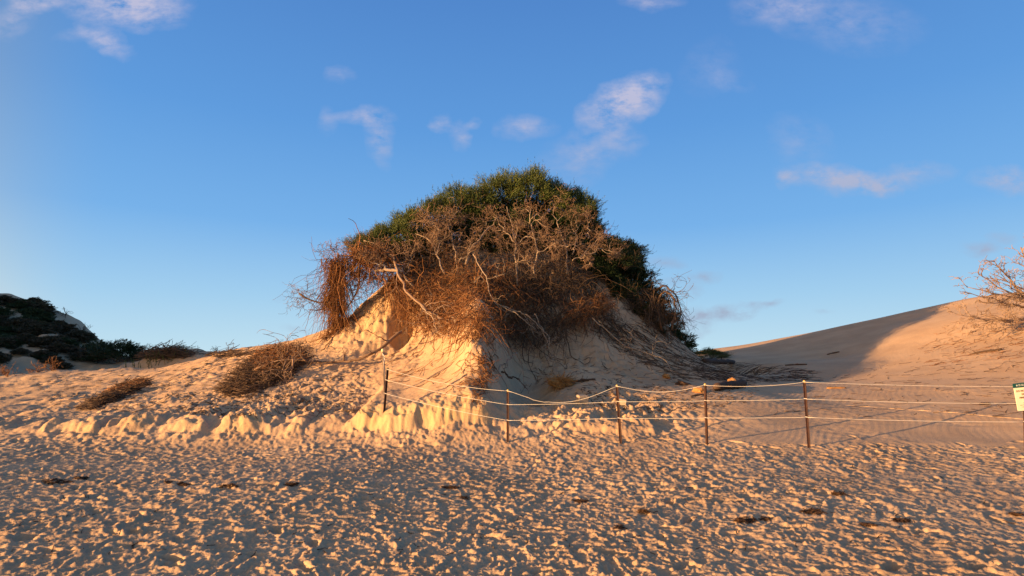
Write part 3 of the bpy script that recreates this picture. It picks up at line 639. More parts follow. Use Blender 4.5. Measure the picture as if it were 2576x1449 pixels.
#        px, py, depth, radius m, dark?
BU = [((905, 606), 18.3, .38, 0, 'low tuft of green leaves at the left tip of the crown, above the hanging roots'),
      ((955, 594), 18.6, .48, 0, 'small green bush second from the left end of the crown'),
      ((1005, 592), 18.8, .68, 0, 'rounded sunlit green bush third from the left end of the crown'),
      ((1050, 560), 19.3, .66, 0, 'green bush behind the leftmost pale dead branches'),
      ((1105, 535), 19.8, .70, 0, 'green bush rising left of the first notch in the crown'),
      ((1150, 510), 20.2, .74, 0, 'feathery bush standing up above the left dead shrubs'),
      ((1205, 515), 20.6, .78, 0, 'darker bush in the dip left of the summit'),
      ((1268, 480), 20.6, .80, 0, 'bright olive bush on the left side of the summit'),
      ((1335, 474), 20.8, .82, 0, 'highest bush at the summit of the dune'),
      ((1395, 500), 21.0, .80, 0, 'bush just right of the summit'),
      ((1448, 522), 21.2, .78, 0, 'spiky bush where the crown begins to fall to the right'),
      ((1468, 580), 21.0, .74, 1, 'dark bush below the spiky one behind the right dead shrubs'),
      ((1515, 632), 21.4, .80, 1, 'dark shaded bush upper of those down the right flank'),
      ((1560, 668), 21.4, .82, 1, 'dark shaded bush second down the right flank'),
      ((1592, 720), 21.6, .84, 1, 'dark shaded bush third down the right flank'),
      ((1618, 772), 21.8, .80, 1, 'dark shaded bush fourth down the right flank above the drooping roots'),
      ((1655, 828), 22.0, .72, 1, 'dark shaded bush fifth down the right flank behind the drooping roots'),
      ((1700, 868), 22.2, .56, 1, 'low dark bush at the bottom of the right flank'),
      ((1380, 585), 21.0, .85, 1, 'dark bush in the shade under the summit'),
      ((1225, 580), 20.6, .80, 1, 'dark bush in the hollow left of the tall dead shrubs'),
      ((1140, 575), 20.0, .66, 1, 'dark bush behind the left dead shrubs'),
      ((1300, 560), 20.6, .8, 1, 'dark foliage behind the tallest dead shrub'),
      ((1190, 550), 20.4, .7, 0, 'green bush between the two groups of dead shrubs'),
      ((1075, 600), 19.4, .62, 1, 'dark foliage behind the sprawling dead shrub'),
      ((1450, 560), 20.9, .8, 1, 'dark bush above the shrub that leans right'),
      ((960, 630), 18.4, .45, 1, 'dark foliage behind the arching branches at the left shoulder'),
      ((1580, 650), 21.6, .62, 1, 'dark bush forming the upper right corner of the crown'),
      ((1560, 742), 19.9, .5, 1, 'dark bush on the near edge of the right flank, upper one'),
      ((1600, 792), 20.2, .5, 1, 'dark bush on the near edge of the right flank, middle one'),
      ((1640, 836), 20.6, .45, 1, 'dark bush on the near edge of the right flank, lowest one'),
      ((1520, 690), 19.9, .5, 1, 'dark bush at the inner end of the right flank'),
      ((1262, 535), 21.5, .7, 0, 'green foliage filling the crown left of the summit shrubs'),
      ((1545, 612), 19.9, .42, 1, 'dark leafy clump just right of the rightmost dead shrub'),
      ((1572, 662), 19.9, .46, 1, 'dark leafy clump on the outer edge of the right flank'),
      ((1232, 612), 20.0, .6, 1, 'dark leaves deep in the hollow beside the arching limb'),
      ((1100, 612), 19.4, .55, 1, 'dark leaves under the crown beside the forked dead shrub'),
      ((1330, 530), 21.5, .7, 0, 'green foliage filling the crown behind the summit shrubs'),
      ((1400, 560), 21.5, .7, 1, 'dark foliage filling the crown right of the summit'),
      ((1000, 625), 18.9, .55, 1, 'dark foliage under the left part of the crown'),
      ((1055, 628), 19.0, .55, 1, 'dark foliage under the crown behind the hooked branches'),
      ((925, 640), 18.2, .42, 1, 'dark foliage above the root curtain'),
      ((1190, 620), 20.2, .6, 1, 'dark foliage in the black hollow behind the arching limb'),
      ((1290, 625), 20.4, .7, 1, 'dark foliage in the hollow right behind the tallest trunk'),
      ((1390, 640), 20.6, .7, 1, 'dark foliage in the hollow behind the knotted shrub'),
      ((1465, 650), 20.6, .7, 1, 'dark foliage in the hollow behind the two upright stems'),
      ((1545, 735), 20.7, .62, 1, 'dark bush in the right flank just below its middle'),
      ((1600, 800), 21.2, .6, 1, 'dark bush in the right flank above the litter slope'),
      ((1510, 710), 21.0, .62, 1, 'dark bush inside the right flank, nearest the bare sand')]
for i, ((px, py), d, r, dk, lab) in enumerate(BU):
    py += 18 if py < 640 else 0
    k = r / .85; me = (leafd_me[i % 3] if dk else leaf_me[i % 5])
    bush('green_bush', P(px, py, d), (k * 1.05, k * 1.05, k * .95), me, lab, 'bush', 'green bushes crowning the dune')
# the rest of the crown, round the back
for i in range(7):
    a = R(rs.uniform(-20, 200)); x = .9 + 4.2 * math.cos(a) * rs.uniform(.3, 1); y = 22.3 + 2.6 * abs(math.sin(a)) * rs.uniform(.2, 1); 
    bush('green_bush', (x, y, float(Hq(x, y)) + .45), (.95, .95, .85), leafd_me[i % 3], 'green bush on the far side of the dune top, hidden behind the front ones', 'bush', 'bushes on the far side of the dune top', parts=False)

# ------------------------------------------------------------------ dead shrubs with pale grey branches
def dead_shrub(lab, trunks, sp=(6, .8), r=.034, kids=(5, 4, 2), bias=(0, 0, .15), name='dead_shrub', mat='deadwood', rt=.011, wob=.3, tw='twig'):
    """trunks: polylines of (px, py, depth); each becomes a part with its twigs"""
    o = P(*trunks[0][0]); e = empty(name, o, label=lab, cat='dead shrub', group='dead shrubs clinging to the dune face')
    tws = []
    for k, t in enumerate(trunks):
        pth = poly3(t, 12); pth[1:-1] += rs.normal(0, .03, (10, 3)); rr = r * (1 if k == 0 else .7)
        build_paths([along(pth, rr, rr * .35)], 'trunk' if k == 0 else 'limb', M['deadwood'], e, o, 6)
        sprout(pth, sp[0], sp[1] * .72, rt, tws, bias, kids, wob, .25, rmin=.0062)
    big = [q for q in tws if q[1][0] > .0085]; small = [q for q in tws if q[1][0] <= .0085]
    if big: build_paths(big, 'branches', M[mat], e, o, 4)
    if small: build_paths(small, 'twigs', M[tw], e, o, 3)
    return e
def D(px, py, lift=.5, dm=21.5):
    return max(8, min(float(hit(px, py)[1]), dm) - lift)
dead_shrub('tallest pale dead shrub with a twisted trunk, centre of the dune face', [[(1302, 720, 17.6), (1296, 650, 18.0), (1298, 600, 18.4), (1282, 548, 18.7), (1275, 520, 18.9)], [(1298, 610, 18.3), (1250, 560, 18.6), (1240, 545, 18.7)], [(1298, 620, 18.3), (1330, 590, 18.5), (1345, 545, 18.7)]], (7, .95))
dead_shrub('pale dead shrub with a knotted foot, just right of the tallest one', [[(1344, 690, 17.9), (1350, 645, 18.1), (1348, 608, 18.4), (1330, 560, 18.7), (1335, 530, 18.8)], [(1350, 640, 18.1), (1385, 615, 18.1), (1425, 622, 18)], [(1348, 660, 18), (1300, 655, 17.9)]], (7, .85))
dead_shrub('dead shrub with two upright grey stems right of the centre', [[(1425, 690, 18.6), (1428, 640, 18.9), (1415, 595, 19.2), (1400, 560, 19.4), (1390, 540, 19.5)], [(1440, 640, 18.9), (1452, 590, 19.2), (1450, 560, 19.4)]], (8, .9))
dead_shrub('dead shrub leaning right towards the dark bushes', [[(1460, 650, 18.9), (1495, 610, 19.3), (1515, 585, 19.5)], [(1470, 640, 18.9), (1520, 625, 19), (1560, 640, 19.1)], [(1480, 600, 19.2), (1480, 560, 19.5), (1470, 540, 19.6)]], (7, .55), r=.028)
dead_shrub('small dead shrub with short pale spikes beside the knotted one', [[(1440, 655, 18.2), (1480, 640, 18.2), (1500, 640, 18.2)], [(1470, 642, 18.2), (1490, 665, 18.1)]], (5, .4), r=.022)
dead_shrub('thick bare limb arching up in the hollow left of the tallest shrub', [[(1172, 665, 17.4), (1185, 625, 17.9), (1215, 590, 18.3), (1245, 560, 18.6), (1262, 540, 18.7)]], (3, .6), r=.05)
dead_shrub('pale dead shrub with a forked stem on the left of the dune face', [[(1150, 700, 17.2), (1146, 650, 17.6), (1138, 600, 18.1), (1128, 560, 18.5), (1132, 530, 18.6)], [(1150, 660, 17.5), (1180, 640, 17.5), (1182, 625, 17.6)], [(1130, 560, 18.4), (1150, 530, 18.5)]], (7, .75), r=.032)
dead_shrub('sprawling dead shrub with hooked branches, second from the left', [[(1120, 690, 17.2), (1100, 645, 17.5), (1090, 610, 17.9), (1065, 590, 18.1), (1045, 588, 18.2)], [(1100, 640, 17.5), (1105, 580, 18.1), (1085, 545, 18.4)], [(1095, 620, 17.8), (1120, 600, 18)]], (9, .8), r=.034)
dead_shrub('dead shrub with grey arching branches at the left shoulder', [[(1040, 720, 16.8), (1010, 680, 17.1), (980, 640, 17.4), (950, 610, 17.7), (915, 605, 17.8)], [(1000, 670, 17.1), (960, 660, 17.1), (945, 630, 17.3)], [(970, 635, 17.4), (930, 650, 17.2), (890, 640, 17.3), (860, 650, 17.3)], [(1020, 690, 17), (1035, 650, 17.2), (1030, 630, 17.4)]], (9, .7), r=.032, bias=(0, 0, 0))
# bare trunks and long roots
def bare(name, lab, pts, r0, r1, cat, n=0, L_=.4, mat='deadwood', k=22, kids=(3, 2), jit=.02):
    o = P(*pts[0]); pth = poly3(pts, k); pth[1:-1] += rs.normal(0, jit, (k - 2, 3)); e = empty(name, o, label=lab, cat=cat)
    build_paths([along(pth, r0, r1)], 'stem', M[mat], e, o, 6)
    if n:
        out = []; sprout(pth, n, L_, r1 * .8, out, (0, 0, 0), kids); build_paths(out, 'side_branches', M[mat], e, o, 4)
    return e
bare('fallen_trunk', 'long pale trunk slanting down the left of the dune face', [(985, 640, 17.1), (1003, 690, 16.4), (1018, 735, 15.9), (1050, 760, 15.7), (1095, 795, 15.3), (1150, 822, 14.9), (1185, 838, 14.8)], .042, .024, 'trunk', 12, .6, mat='bleached')
bare('broken_limb', 'short thick pale limb lying level at the left shoulder', [(945, 682, 16.9), (975, 677, 16.7), (1012, 684, 16.6)], .045, .05, 'branch', 3, .35, k=12)
bare('hanging_root', 'long pale root curving down across the middle of the dune face', [(1190, 640, 16.5), (1225, 700, 15.9), (1235, 760, 15.5), (1260, 770, 15.2), (1300, 790, 15), (1345, 825, 15)], .016, .012, 'root', 5, .5)
bare('hanging_root', 'forked root dangling over the shaded sand at the centre', [(1265, 770, 15.3), (1330, 795, 15.2), (1365, 830, 15.1), (1380, 870, 15.1), (1385, 905, 15.1)], .018, .01, 'root', 6, .5)
bare('hanging_root', 'thin root hanging straight down to the bark clump', [(1345, 790, 15.4), (1380, 850, 15), (1392, 900, 14.8), (1396, 945, 14.7)], .013, .009, 'root', 3, .3)
bare('hanging_root', 'pale root snaking down the right slope to the sand', [(1490, 800, 16.9), (1525, 830, 16.6), (1570, 870, 16.3), (1640, 890, 16.1), (1675, 905, 15.8), (1690, 935, 15.5)], .02, .012, 'root', 5, .4)
bare('hanging_root', 'root arching out of the middle tangle towards the shade', [(1060, 770, 15), (1090, 800, 14.7), (1100, 840, 14.5), (1160, 850, 14.3), (1185, 880, 14.2)], .016, .01, 'root', 6, .45)
bare('driftwood_branch', 'crooked branch lying down the slope from the dune to the brush pile', [(1010, 835, 15.6), (975, 862, 15.3), (940, 890, 15.0), (880, 908, 15), (800, 912, 15.2), (740, 905, 15.4)], .05, .03, 'branch', 8, .5, mat='twig')
bare('driftwood_branch', 'thin bare stick propped on the left skyline under the hanging roots', [(862, 820, 17), (838, 850, 16.6), (815, 880, 16.3), (805, 895, 16.1)], .018, .014, 'branch', 4, .5, mat='twig')
bare('driftwood_branch', 'leaning stick below the roots beside the sand nose', [(1300, 888, 14.3), (1262, 918, 13.9), (1232, 965, 13.5), (1222, 985, 13.3)], .022, .012, 'branch', 3, .4)
bare('driftwood_branch', 'dark twisting root stuck on the sand between the nose and the bark clump', [(1262, 935, 14), (1285, 950, 13.9), (1305, 955, 13.9)], .03, .014, 'branch', 3, .3, mat='rootdark', k=12)
bare('driftwood_branch', 'short forked stick standing on the sunlit sand left of the nose', [(1108, 912, 14), (1120, 935, 13.8), (1122, 958, 13.6)], .012, .02, 'branch', 4, .3, mat='root', k=12)
bare('bent_branch', 'dark branch reaching out of the right flank and drooping against the sky', [(1640, 735, 20.2), (1670, 715, 20), (1705, 745, 19.8), (1715, 790, 19.8), (1722, 830, 19.8)], .04, .014, 'branch', 12, .55, mat='rootdark')
bare('bent_branch', 'thick looping grey root on the right flank', [(1665, 830, 20), (1655, 770, 19.8), (1665, 730, 19.7), (1690, 735, 19.7), (1700, 770, 19.7), (1690, 830, 19.8)], .045, .03, 'branch', 5, .5, mat='twig')

# ------------------------------------------------------------------ masses of hanging roots
def tangle(lab, poly, n, L_, mat, lift, wob=.28, grav=.1, curl=.5, K=9, dirs=(0, -.3, -.6), spread=1.0, r=(.004, .010), depth=None, dmax=21., name='root_tangle', kind='stuff', parent=None, clear=.02, **kw):
    p2 = in_poly(poly, n)
    if depth is not None: p0 = np.array([P(a, b, depth + rs.uniform(-lift[1], lift[1])) for a, b in p2])
    else: p0 = surf(p2, dmax, lift)
    d0 = np.array(dirs) + unit(rs.normal(0, 1, (n, 3))) * spread
    pt = strands(p0, d0, rs.uniform(L_[0], L_[1], n), K, wob, grav, curl, clear)
    rr = rs.uniform(r[0], r[1], n) * .85; rad = rr[:, None] * np.linspace(1, .5, K)[None]
    g = Geo(); tubes(g, pt, rad, 3); o = pt[:, 0].mean(0)
    n2 = max(n // 9, 3); sel = rs.randint(0, n, n2)
    pt = strands(p0[sel], d0[sel] * .8, rs.uniform(L_[0] * 1.3, L_[1] * 1.7, n2), 12, wob * .62, grav * 1.2, curl * .5, clear)
    tubes(g, pt, rs.uniform(.009, .020, n2)[:, None] * np.linspace(1, .35, 12)[None], 3)
    if parent is not None: return link(name, g.mesh(name, mat, True, parent.location), parent, kind=kind, **kw)
    return link(name, g.mesh(name, mat, True, o), None, o, label=lab, cat='roots', kind=kind, **kw)
tangle('rust brown mass of roots bulging from the centre of the dune face', [(1010, 640), (1150, 660), (1300, 690), (1330, 775), (1250, 815), (1120, 820), (1020, 795), (960, 720)], 2200, (.4, 1.15), M['root'], (.1, 1.15))
tangle('fine brown fringe of roots hanging under the bulge onto sunlit sand', [(1010, 790), (1300, 790), (1360, 830), (1260, 850), (1040, 835)], 420, (.25, .7), M['root'], (.05, .7))
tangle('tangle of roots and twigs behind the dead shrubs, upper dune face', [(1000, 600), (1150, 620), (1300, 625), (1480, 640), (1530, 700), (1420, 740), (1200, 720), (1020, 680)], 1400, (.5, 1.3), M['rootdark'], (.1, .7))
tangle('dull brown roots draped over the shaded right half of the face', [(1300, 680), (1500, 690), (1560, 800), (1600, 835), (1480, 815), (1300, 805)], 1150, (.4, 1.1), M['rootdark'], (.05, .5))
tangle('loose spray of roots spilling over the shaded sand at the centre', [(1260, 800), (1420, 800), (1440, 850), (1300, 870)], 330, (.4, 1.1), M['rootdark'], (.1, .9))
tangle('root clump catching the sun on the right part of the face', [(1430, 780), (1530, 730), (1560, 760), (1470, 810)], 300, (.4, .9), M['root'], (.4, 1.4), dirs=(-.8, -.4, -.5), spread=.6)
tangle('brown thatch of roots overhanging at the left shoulder', [(838, 648), (880, 625), (960, 622), (1020, 690), (990, 720), (905, 700), (830, 672)], 1100, (.3, .9), M['root'], (0, .5), depth=17.3, grav=.06, dirs=(-.3, 0, -.1))
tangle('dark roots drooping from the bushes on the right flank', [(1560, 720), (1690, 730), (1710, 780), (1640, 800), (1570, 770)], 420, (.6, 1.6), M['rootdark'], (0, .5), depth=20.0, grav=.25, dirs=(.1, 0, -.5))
tangle('rooty debris trailing down the sunlit nose of sand', [(1215, 880), (1245, 890), (1235, 960), (1210, 1010), (1190, 1000)], 120, (.2, .6), M['root'], (0, .18))
# hanging curtain on the left
cur = empty('root_curtain', P(850, 880, 17.0), label='thick brown curtain of roots hanging free from the left shoulder against the sky', cat='roots')
for poly, n, L_, g_ in (([(830, 650), (870, 650), (862, 700), (836, 700)], 260, (.7, 2.4), .45), ([(806, 645), (900, 645), (895, 670), (806, 680)], 90, (.4, 1.5), .2), ([(830, 700), (868, 700), (868, 820), (835, 820)], 420, (.3, .9), .5), ([(828, 790), (880, 790), (892, 870), (815, 870)], 420, (.3, .7), .25), ([(812, 735), (840, 730), (840, 770), (815, 770)], 170, (.2, .5), .1)):
    tangle('', poly, n, L_, M['root'], (0, .22), depth=17.1, grav=g_, wob=.32, dirs=(0, 0, -.8), spread=.5, parent=cur, clear=.03, name='hanging_roots')
o_ = cur.location; out = []
for t in ([(752, 738, 17), (775, 755, 17), (800, 762, 17), (850, 762, 17.1)], [(905, 700, 17), (900, 735, 17), (880, 765, 17), (865, 785, 17.1)], [(850, 640, 17.1), (852, 720, 17.1), (858, 800, 17.1), (862, 860, 17.0)], [(845, 650, 17), (838, 730, 17), (850, 810, 17)]):
    pth = poly3(t, 10); out.append(along(pth, .028, .016)); sprout(pth, 9, .45, .009, out, (-.2, 0, 0), (4, 3), .3, 0)
out2 = []; sprout(poly3([(800, 762, 17), (775, 752, 17), (748, 735, 17)], 8), 16, .4, .006, out2, (-.5, 0, .1), (4, 3), .3, 0, rmin=.004)
sprout(poly3([(808, 660, 17.2), (850, 628, 17.3), (900, 610, 17.5)], 8), 12, .35, .006, out2, (-.3, 0, .5), (3, 3), .3, 0, rmin=.004)
def same_len(o): return o
build_paths([(resample(a, 10), np.interp(np.linspace(0, 1, 10), np.linspace(0, 1, len(b)), b)) for a, b in out], 'limbs', M['rootdark'], cur, o_, 4)
build_paths(out2, 'twigs', M['twig'], cur, o_, 3)

# ------------------------------------------------------------------ brush piles, litter, driftwood on the sand
def sticks_on(name, lab, poly, n, L_, mat, hgt=.05, r=(.006, .014), ang=None, aspr=.6, kind=None, cat=None, K=5, wob=.12, group=None, flat=1., dm=60):
    p2 = in_poly(poly, n); h3 = np.array([hit(a, b) for a, b in p2]); h3 = h3[h3[:, 1] < dm]; n = len(h3)
    h3[:, 2] += np.abs(rs.normal(0, 1, n)) * hgt + .004
    a = (rs.uniform(0, np.pi, n) if ang is None else rs.normal(ang, aspr, n)); el = rs.normal(0, .12 + hgt * .6, n)
    d = np.stack([np.cos(a) * np.cos(el), np.sin(a) * np.cos(el), np.sin(el)], 1)
    L_ = rs.uniform(L_[0], L_[1], n); pts = strands(h3 - d * L_[:, None] / 2, d, L_, K, wob, 0, .15, .004)
    gz = Hq(pts[..., 0], pts[..., 1]); pts[..., 2] = gz + (pts[..., 2] - gz) * flat + .002
    rad = rs.uniform(r[0], r[1], n)[:, None] * np.linspace(1, .55, K)[None]; g = Geo(); tubes(g, pts, rad, 3); o = h3.mean(0)
    return link(name, g.mesh(name, mat, True, o), None, tuple(o), label=lab, cat=cat, kind=kind, group=group)
# each a heap one could lift: thing of its own, its sticks uncountable
def heap(name, lab, specs, cat='brush', extra=None):
    e = None
    for i, sp in enumerate(specs):
        o = sticks_on('sticks', None, *sp[:4], **sp[4])
        if e is None: e = empty(name, o.location, label=lab, cat=cat)
        o.location = o.location - e.location; o.parent = e; o['kind'] = 'stuff'
    if extra: extra(e)
    return e
def pile_limbs(e):
    out = []
    for t in ([(702, 960, 14.6), (712, 930, 14.5), (720, 905, 14.6)], [(738, 900, 14.6), (735, 930, 14.4), (725, 950, 14.4)], [(610, 990, 14.2), (660, 970, 14.3), (720, 945, 14.4)], [(640, 930, 14.9), (700, 905, 14.9), (760, 905, 14.9)]):
        pth = poly3(t, 9); out.append(along(pth, .028, .014)); 
        o2 = []; sprout(pth, 8, .6, .01, o2, (-.2, 0, .1), (3, 2)); out += [(resample(a, 9), np.interp(np.linspace(0, 1, 9), np.linspace(0, 1, len(b)), b)) for a, b in o2]
    build_paths(out, 'limbs', M['twig'], e, e.location, 4)
heap('brush_pile', 'large brown pile of dead brush on the slope left of the dune', [
    ([(600, 940), (640, 905), (700, 880), (760, 890), (775, 915), (730, 950), (650, 990), (590, 1000), (560, 985)], 1300, (.25, .8), M['litter'], dict(hgt=.08, ang=.5, aspr=.45, wob=.2, r=(.005, .012))),
    ([(640, 905), (700, 880), (760, 890), (770, 910), (720, 940), (660, 950)], 900, (.2, .6), M['root'], dict(hgt=.13, ang=.6, aspr=.7, wob=.25, r=(.005, .011)))], extra=pile_limbs)
heap('brush_line', 'long thin line of dead brush on the lower left slope', [([(205, 1030), (260, 1000), (320, 965), (372, 958), (370, 972), (300, 1005), (240, 1030)], 620, (.2, .5), M['litter'], dict(hgt=.035, ang=.5, aspr=.35, wob=.2)), ([(270, 990), (320, 965), (372, 958), (370, 972), (310, 990)], 260, (.15, .4), M['root'], dict(hgt=.05, ang=.5, aspr=.4))])
heap('brush_ridge', 'dead brush draped over the shaded hummock on the left skyline', [([(355, 885), (400, 876), (450, 884), (490, 899), (440, 902), (370, 900)], 420, (.5, 1.4), M['rootdark'], dict(hgt=.11, ang=.15, aspr=.25, r=(.012, .022), wob=.16)), ([(300, 912), (350, 893), (420, 893), (350, 908)], 220, (.4, 1.1), M['rootdark'], dict(hgt=.1, ang=.5, aspr=.4, r=(.012, .022)))])
heap('brush_drift', 'drift of flattened twigs at the upper edge of the left slope', [([(500, 893), (560, 886), (640, 886), (655, 894), (560, 902)], 110, (.2, .6), M['litter'], dict(hgt=.03, ang=.2, aspr=.4))])
def litter(lab, poly, n, **k):
    a = dict(hgt=.012, r=(.004, .010), wob=.2, flat=.25, kind='stuff', cat='litter'); a.update(k); m = a.pop('mat', M['litter']); LL = a.pop('L_', (.08, .4))
    return sticks_on('twig_litter', lab, poly, n, LL, m, **a)
litter('scattered dark twigs over the open left slope', [(60, 945), (500, 910), (800, 850), (800, 900), (600, 1040), (260, 1040), (140, 1020)], 520, ang=.2, aspr=.7)
litter('twigs strewn below the brush pile above the scarps', [(420, 990), (600, 1000), (900, 930), (940, 1040), (500, 1050)], 300)
litter('dark sticks washed down the right flank of the dune', [(1480, 830), (1640, 820), (1740, 870), (1850, 950), (1700, 960), (1580, 900)], 600, ang=-.5, aspr=.4, L_=(.2, 1.0), r=(.005, .013), hgt=.02, mat=M['rootdark'])
litter('dense dark stick litter on the shaded floor between the dunes', [(1740, 905), (1880, 912), (2050, 935), (2060, 958), (1900, 962), (1760, 955)], 420, ang=-.1, aspr=.5, L_=(.2, .8), r=(.006, .013), hgt=.0, flat=.12)
litter('twigs scattered on the shaded sand below the roots', [(1300, 900), (1700, 900), (1720, 970), (1320, 970)], 160)
litter('debris on the broken sand behind the middle fence posts', [(1420, 975), (1900, 965), (1900, 1010), (1700, 1040), (1500, 1030)], 500, L_=(.04, .22))
litter('scattered twigs on the rippled sand behind the right of the fence', [(2060, 960), (2400, 860), (2576, 840), (2576, 1050), (2200, 1050), (1950, 1040)], 260, ang=.0, aspr=.5, L_=(.06, .45))
litter('broken twigs on the sunlit slope under the right dead tree', [(2300, 870), (2430, 790), (2576, 790), (2576, 900), (2350, 920)], 260, ang=.2, aspr=.5, L_=(.1, .6), mat=M['root'])
litter('twigs fallen over the sunlit sand left of the nose', [(980, 850), (1220, 880), (1210, 1000), (990, 960)], 90, mat=M['root'], ang=.6, aspr=.7, L_=(.1, .7))
litter('fine bits of bark and weed over the trampled foreground', [(20, 1130), (2550, 1140), (2550, 1400), (20, 1400)], 420, L_=(.02, .10), r=(.003, .006), hgt=.004)

# seaweed clumps
for (px, py, w, lab) in ((1878, 1312, 60, 'largest dark seaweed clump in the right foreground'), (1925, 1308, 24, 'small seaweed tuft just right of the largest clump'), (2045, 1290, 60, 'thin brownish weed mat right of the largest clump'), (2185, 1322, 40, 'dark weed clump below the weed mat'), (2270, 1312, 44, 'ragged weed clump in the far right foreground'), (2560, 1296, 34, 'weed clump at the right edge of the frame'),
                         (462, 1221, 34, 'bushy weed tuft in the left foreground'), (578, 1224, 54, 'flat dark weed strip right of the bushy tuft'), (425, 1214, 20, 'small weed scrap left of the bushy tuft'), (145, 1213, 80, 'long thin weed strand at the left of the foreground'), (205, 1204, 40, 'weed strand behind the long one at the left'), (735, 1220, 40, 'thin weed strand in the centre left foreground'), (1135, 1228, 44, 'weed scraps in the centre foreground'), (1462, 1262, 40, 'weed strand just right of the centre foreground'), (1170, 1255, 20, 'dark weed pellet in the centre foreground'), (1560, 1330, 22, 'weed scrap near the bottom right of centre'), (1620, 1290, 34, 'faint brown weed strip left of the largest clump'), (2110, 1245, 34, 'reddish weed strip above the weed mat')):
    hgt = .035 if w in (60, 34) and py > 1215 else .012; hh = 3 if w < 60 else 6
    sticks_on('seaweed_clump', lab, [(px - w / 2, py), (px - w * .3, py - hh), (px + w * .3, py - hh * .8), (px + w / 2, py), (px + w * .2, py + hh), (px - w * .3, py + hh * .7)], int(w * 1.8), (.03, .09), M['weed'], hgt=hgt*.5, r=(.003, .006), ang=0, aspr=.7, cat='seaweed', wob=.3, flat=.45, kind='stuff', group='seaweed clumps on the trampled beach')

# driftwood log, bark clumps, blocks
def lump(name, lab, px, py, w, h, dpt, mat, cat, seed=0, rough=.25, sq=(1, 1, 1), lift=.3, rz=0., strips=0):
    b = hit(px, py); s = w * .3975 / FPX * b[1] / 2; r_ = np.random.RandomState(seed); n1, n2 = 12, 20; V = []; 
    ph = r_.uniform(0, 6.28, 12); 
    for i in range(n1 + 1):
        a = math.pi * i / n1
        for j in range(n2):
            c = 2 * math.pi * j / n2; x, y, z = math.sin(a) * math.cos(c), math.sin(a) * math.sin(c), math.cos(a)
            k = 1 + rough * (.5 * math.sin(3 * x + ph[0] + 2 * z) + .4 * math.sin(5 * y + ph[1]) + .35 * math.sin(7 * z + ph[2] + 4 * x) + .3 * math.sin(11 * x + 9 * y + ph[3]) + .6 * r_.uniform(-.35, .35))
            V.append((x * s * k, y * s * dpt * k, z * s * h * k))
    Q = [(i * n2 + j, (i + 1) * n2 + j, (i + 1) * n2 + (j + 1) % n2, i * n2 + (j + 1) % n2) for i in range(n1) for j in range(n2)]
    g = Geo().add(V, Q=Q); 
    base = (b[0], b[1], b[2] + s * h * lift)
    if not strips: o = link(name, g.mesh(name, mat, False), None, base, label=lab, cat=cat); o.rotation_euler = (0, rnd.uniform(-.2, .2), rz); return o
    e = empty(name, base, label=lab, cat=cat); link('core', g.mesh('core', mat, False), e)
    p0 = unit(rs.normal(0, 1, (strips, 3)) + [0, -.8, .1]) * [s, s * dpt, s * h] * .95
    K = 5; pts = [p0.copy()]; d = unit(np.cross(p0, rs.normal(0, 1, (strips, 3))) + p0 * .9 / s)
    for k in range(K - 1): d = unit(d + rs.normal(0, .35, d.shape)); pts.append(pts[-1] + d * s * .16)
    g = Geo(); tubes(g, np.stack(pts, 1), np.full((strips, K), .011) * np.linspace(1, .5, K), 3); link('flakes', g.mesh('flakes', mat, False), e, kind='stuff'); return e
lump('bark_clump', 'shaggy orange brown clump of root bark on the shaded sand', 1412, 970, 62, .42, .8, M['bark'], 'bark', 3, .3, strips=110, lift=.6)
lump('bark_clump', 'reddish knob of wood perched on the black log', 1842, 972, 24, .75, .9, M['bark'], 'bark', 8, .3, lift=1.1)
lump('bark_clump', 'small brown lump on the shaded sand right of centre', 1677, 950, 20, .7, .9, M['bark'], 'bark', 5, .3)
lump('bark_clump', 'flat bark piece left of the black log', 1757, 987, 32, .5, .8, M['bark'], 'bark', 7, .35)
lump('bark_clump', 'dark bark piece between the brown lump and the black log', 1716, 968, 36, .3, .7, M['log'], 'bark', 9, .35)
def bar(name, lab, a, b, r, mat, cat, sag=0., k=10, lift=None, sides=8, fork=0, group=None):
    A = hit(*a); B_ = hit(*b); lift = r * .6 if lift is None else lift; A[2] += lift; B_[2] += lift; o = A.copy(); pth = resample([A, A * .6 + B_ * .4 + [0, 0, .01], B_], k); pth[1:-1] += rs.normal(0, r * .12, (k - 2, 3))
    rad = r * (1 + .12 * rs.normal(0, 1, k)); rad[0] *= .7; rad[-1] *= .9
    e = empty(name, o, label=lab, cat=cat, group=group); build_paths([(pth, rad)], 'stem', mat, e, o, sides)
    if fork: 
        out = []; sprout(pth, fork, .2, r * .4, out, (0, 0, .1), (2,)); build_paths(out, 'stubs', mat, e, o, 4)
    return e
bar('driftwood_log', 'black driftwood log lying behind the fence right of centre', (1800, 984), (1872, 974), .105, M['log'], 'log', sides=12, lift=.1, fork=2)
bar('driftwood_stick', 'dark flat stick beside the shaggy bark clump', (1448, 962), (1498, 957), .03, M['log'], 'stick', fork=2)
bar('driftwood_stick', 'short dark stick behind the fourth fence post', (1738, 998), (1776, 994), .022, M['log'], 'stick')
bar('driftwood_stick', 'long pale stick on the smooth sand right of the tallest post', (2080, 978), (2128, 977), .026, M['bark'], 'stick', fork=2)
bar('driftwood_stick', 'straight dark stick left of the warning sign', (2464, 1018), (2492, 1017), .024, M['log'], 'stick')
bar('driftwood_stick', 'dark driftwood piece below the small green shrub', (1770, 912), (1845, 914), .10, M['log'], 'stick', fork=5)
bar('driftwood_stick', 'brown branch lying on the slope under the dead tree', (2440, 893), (2520, 880), .035, M['litter'], 'stick', fork=7)
bar('driftwood_stick', 'dark stick lying across the far shaded slope', (1975, 940 - 20), (2030, 918), .03, M['log'], 'stick', fork=1)
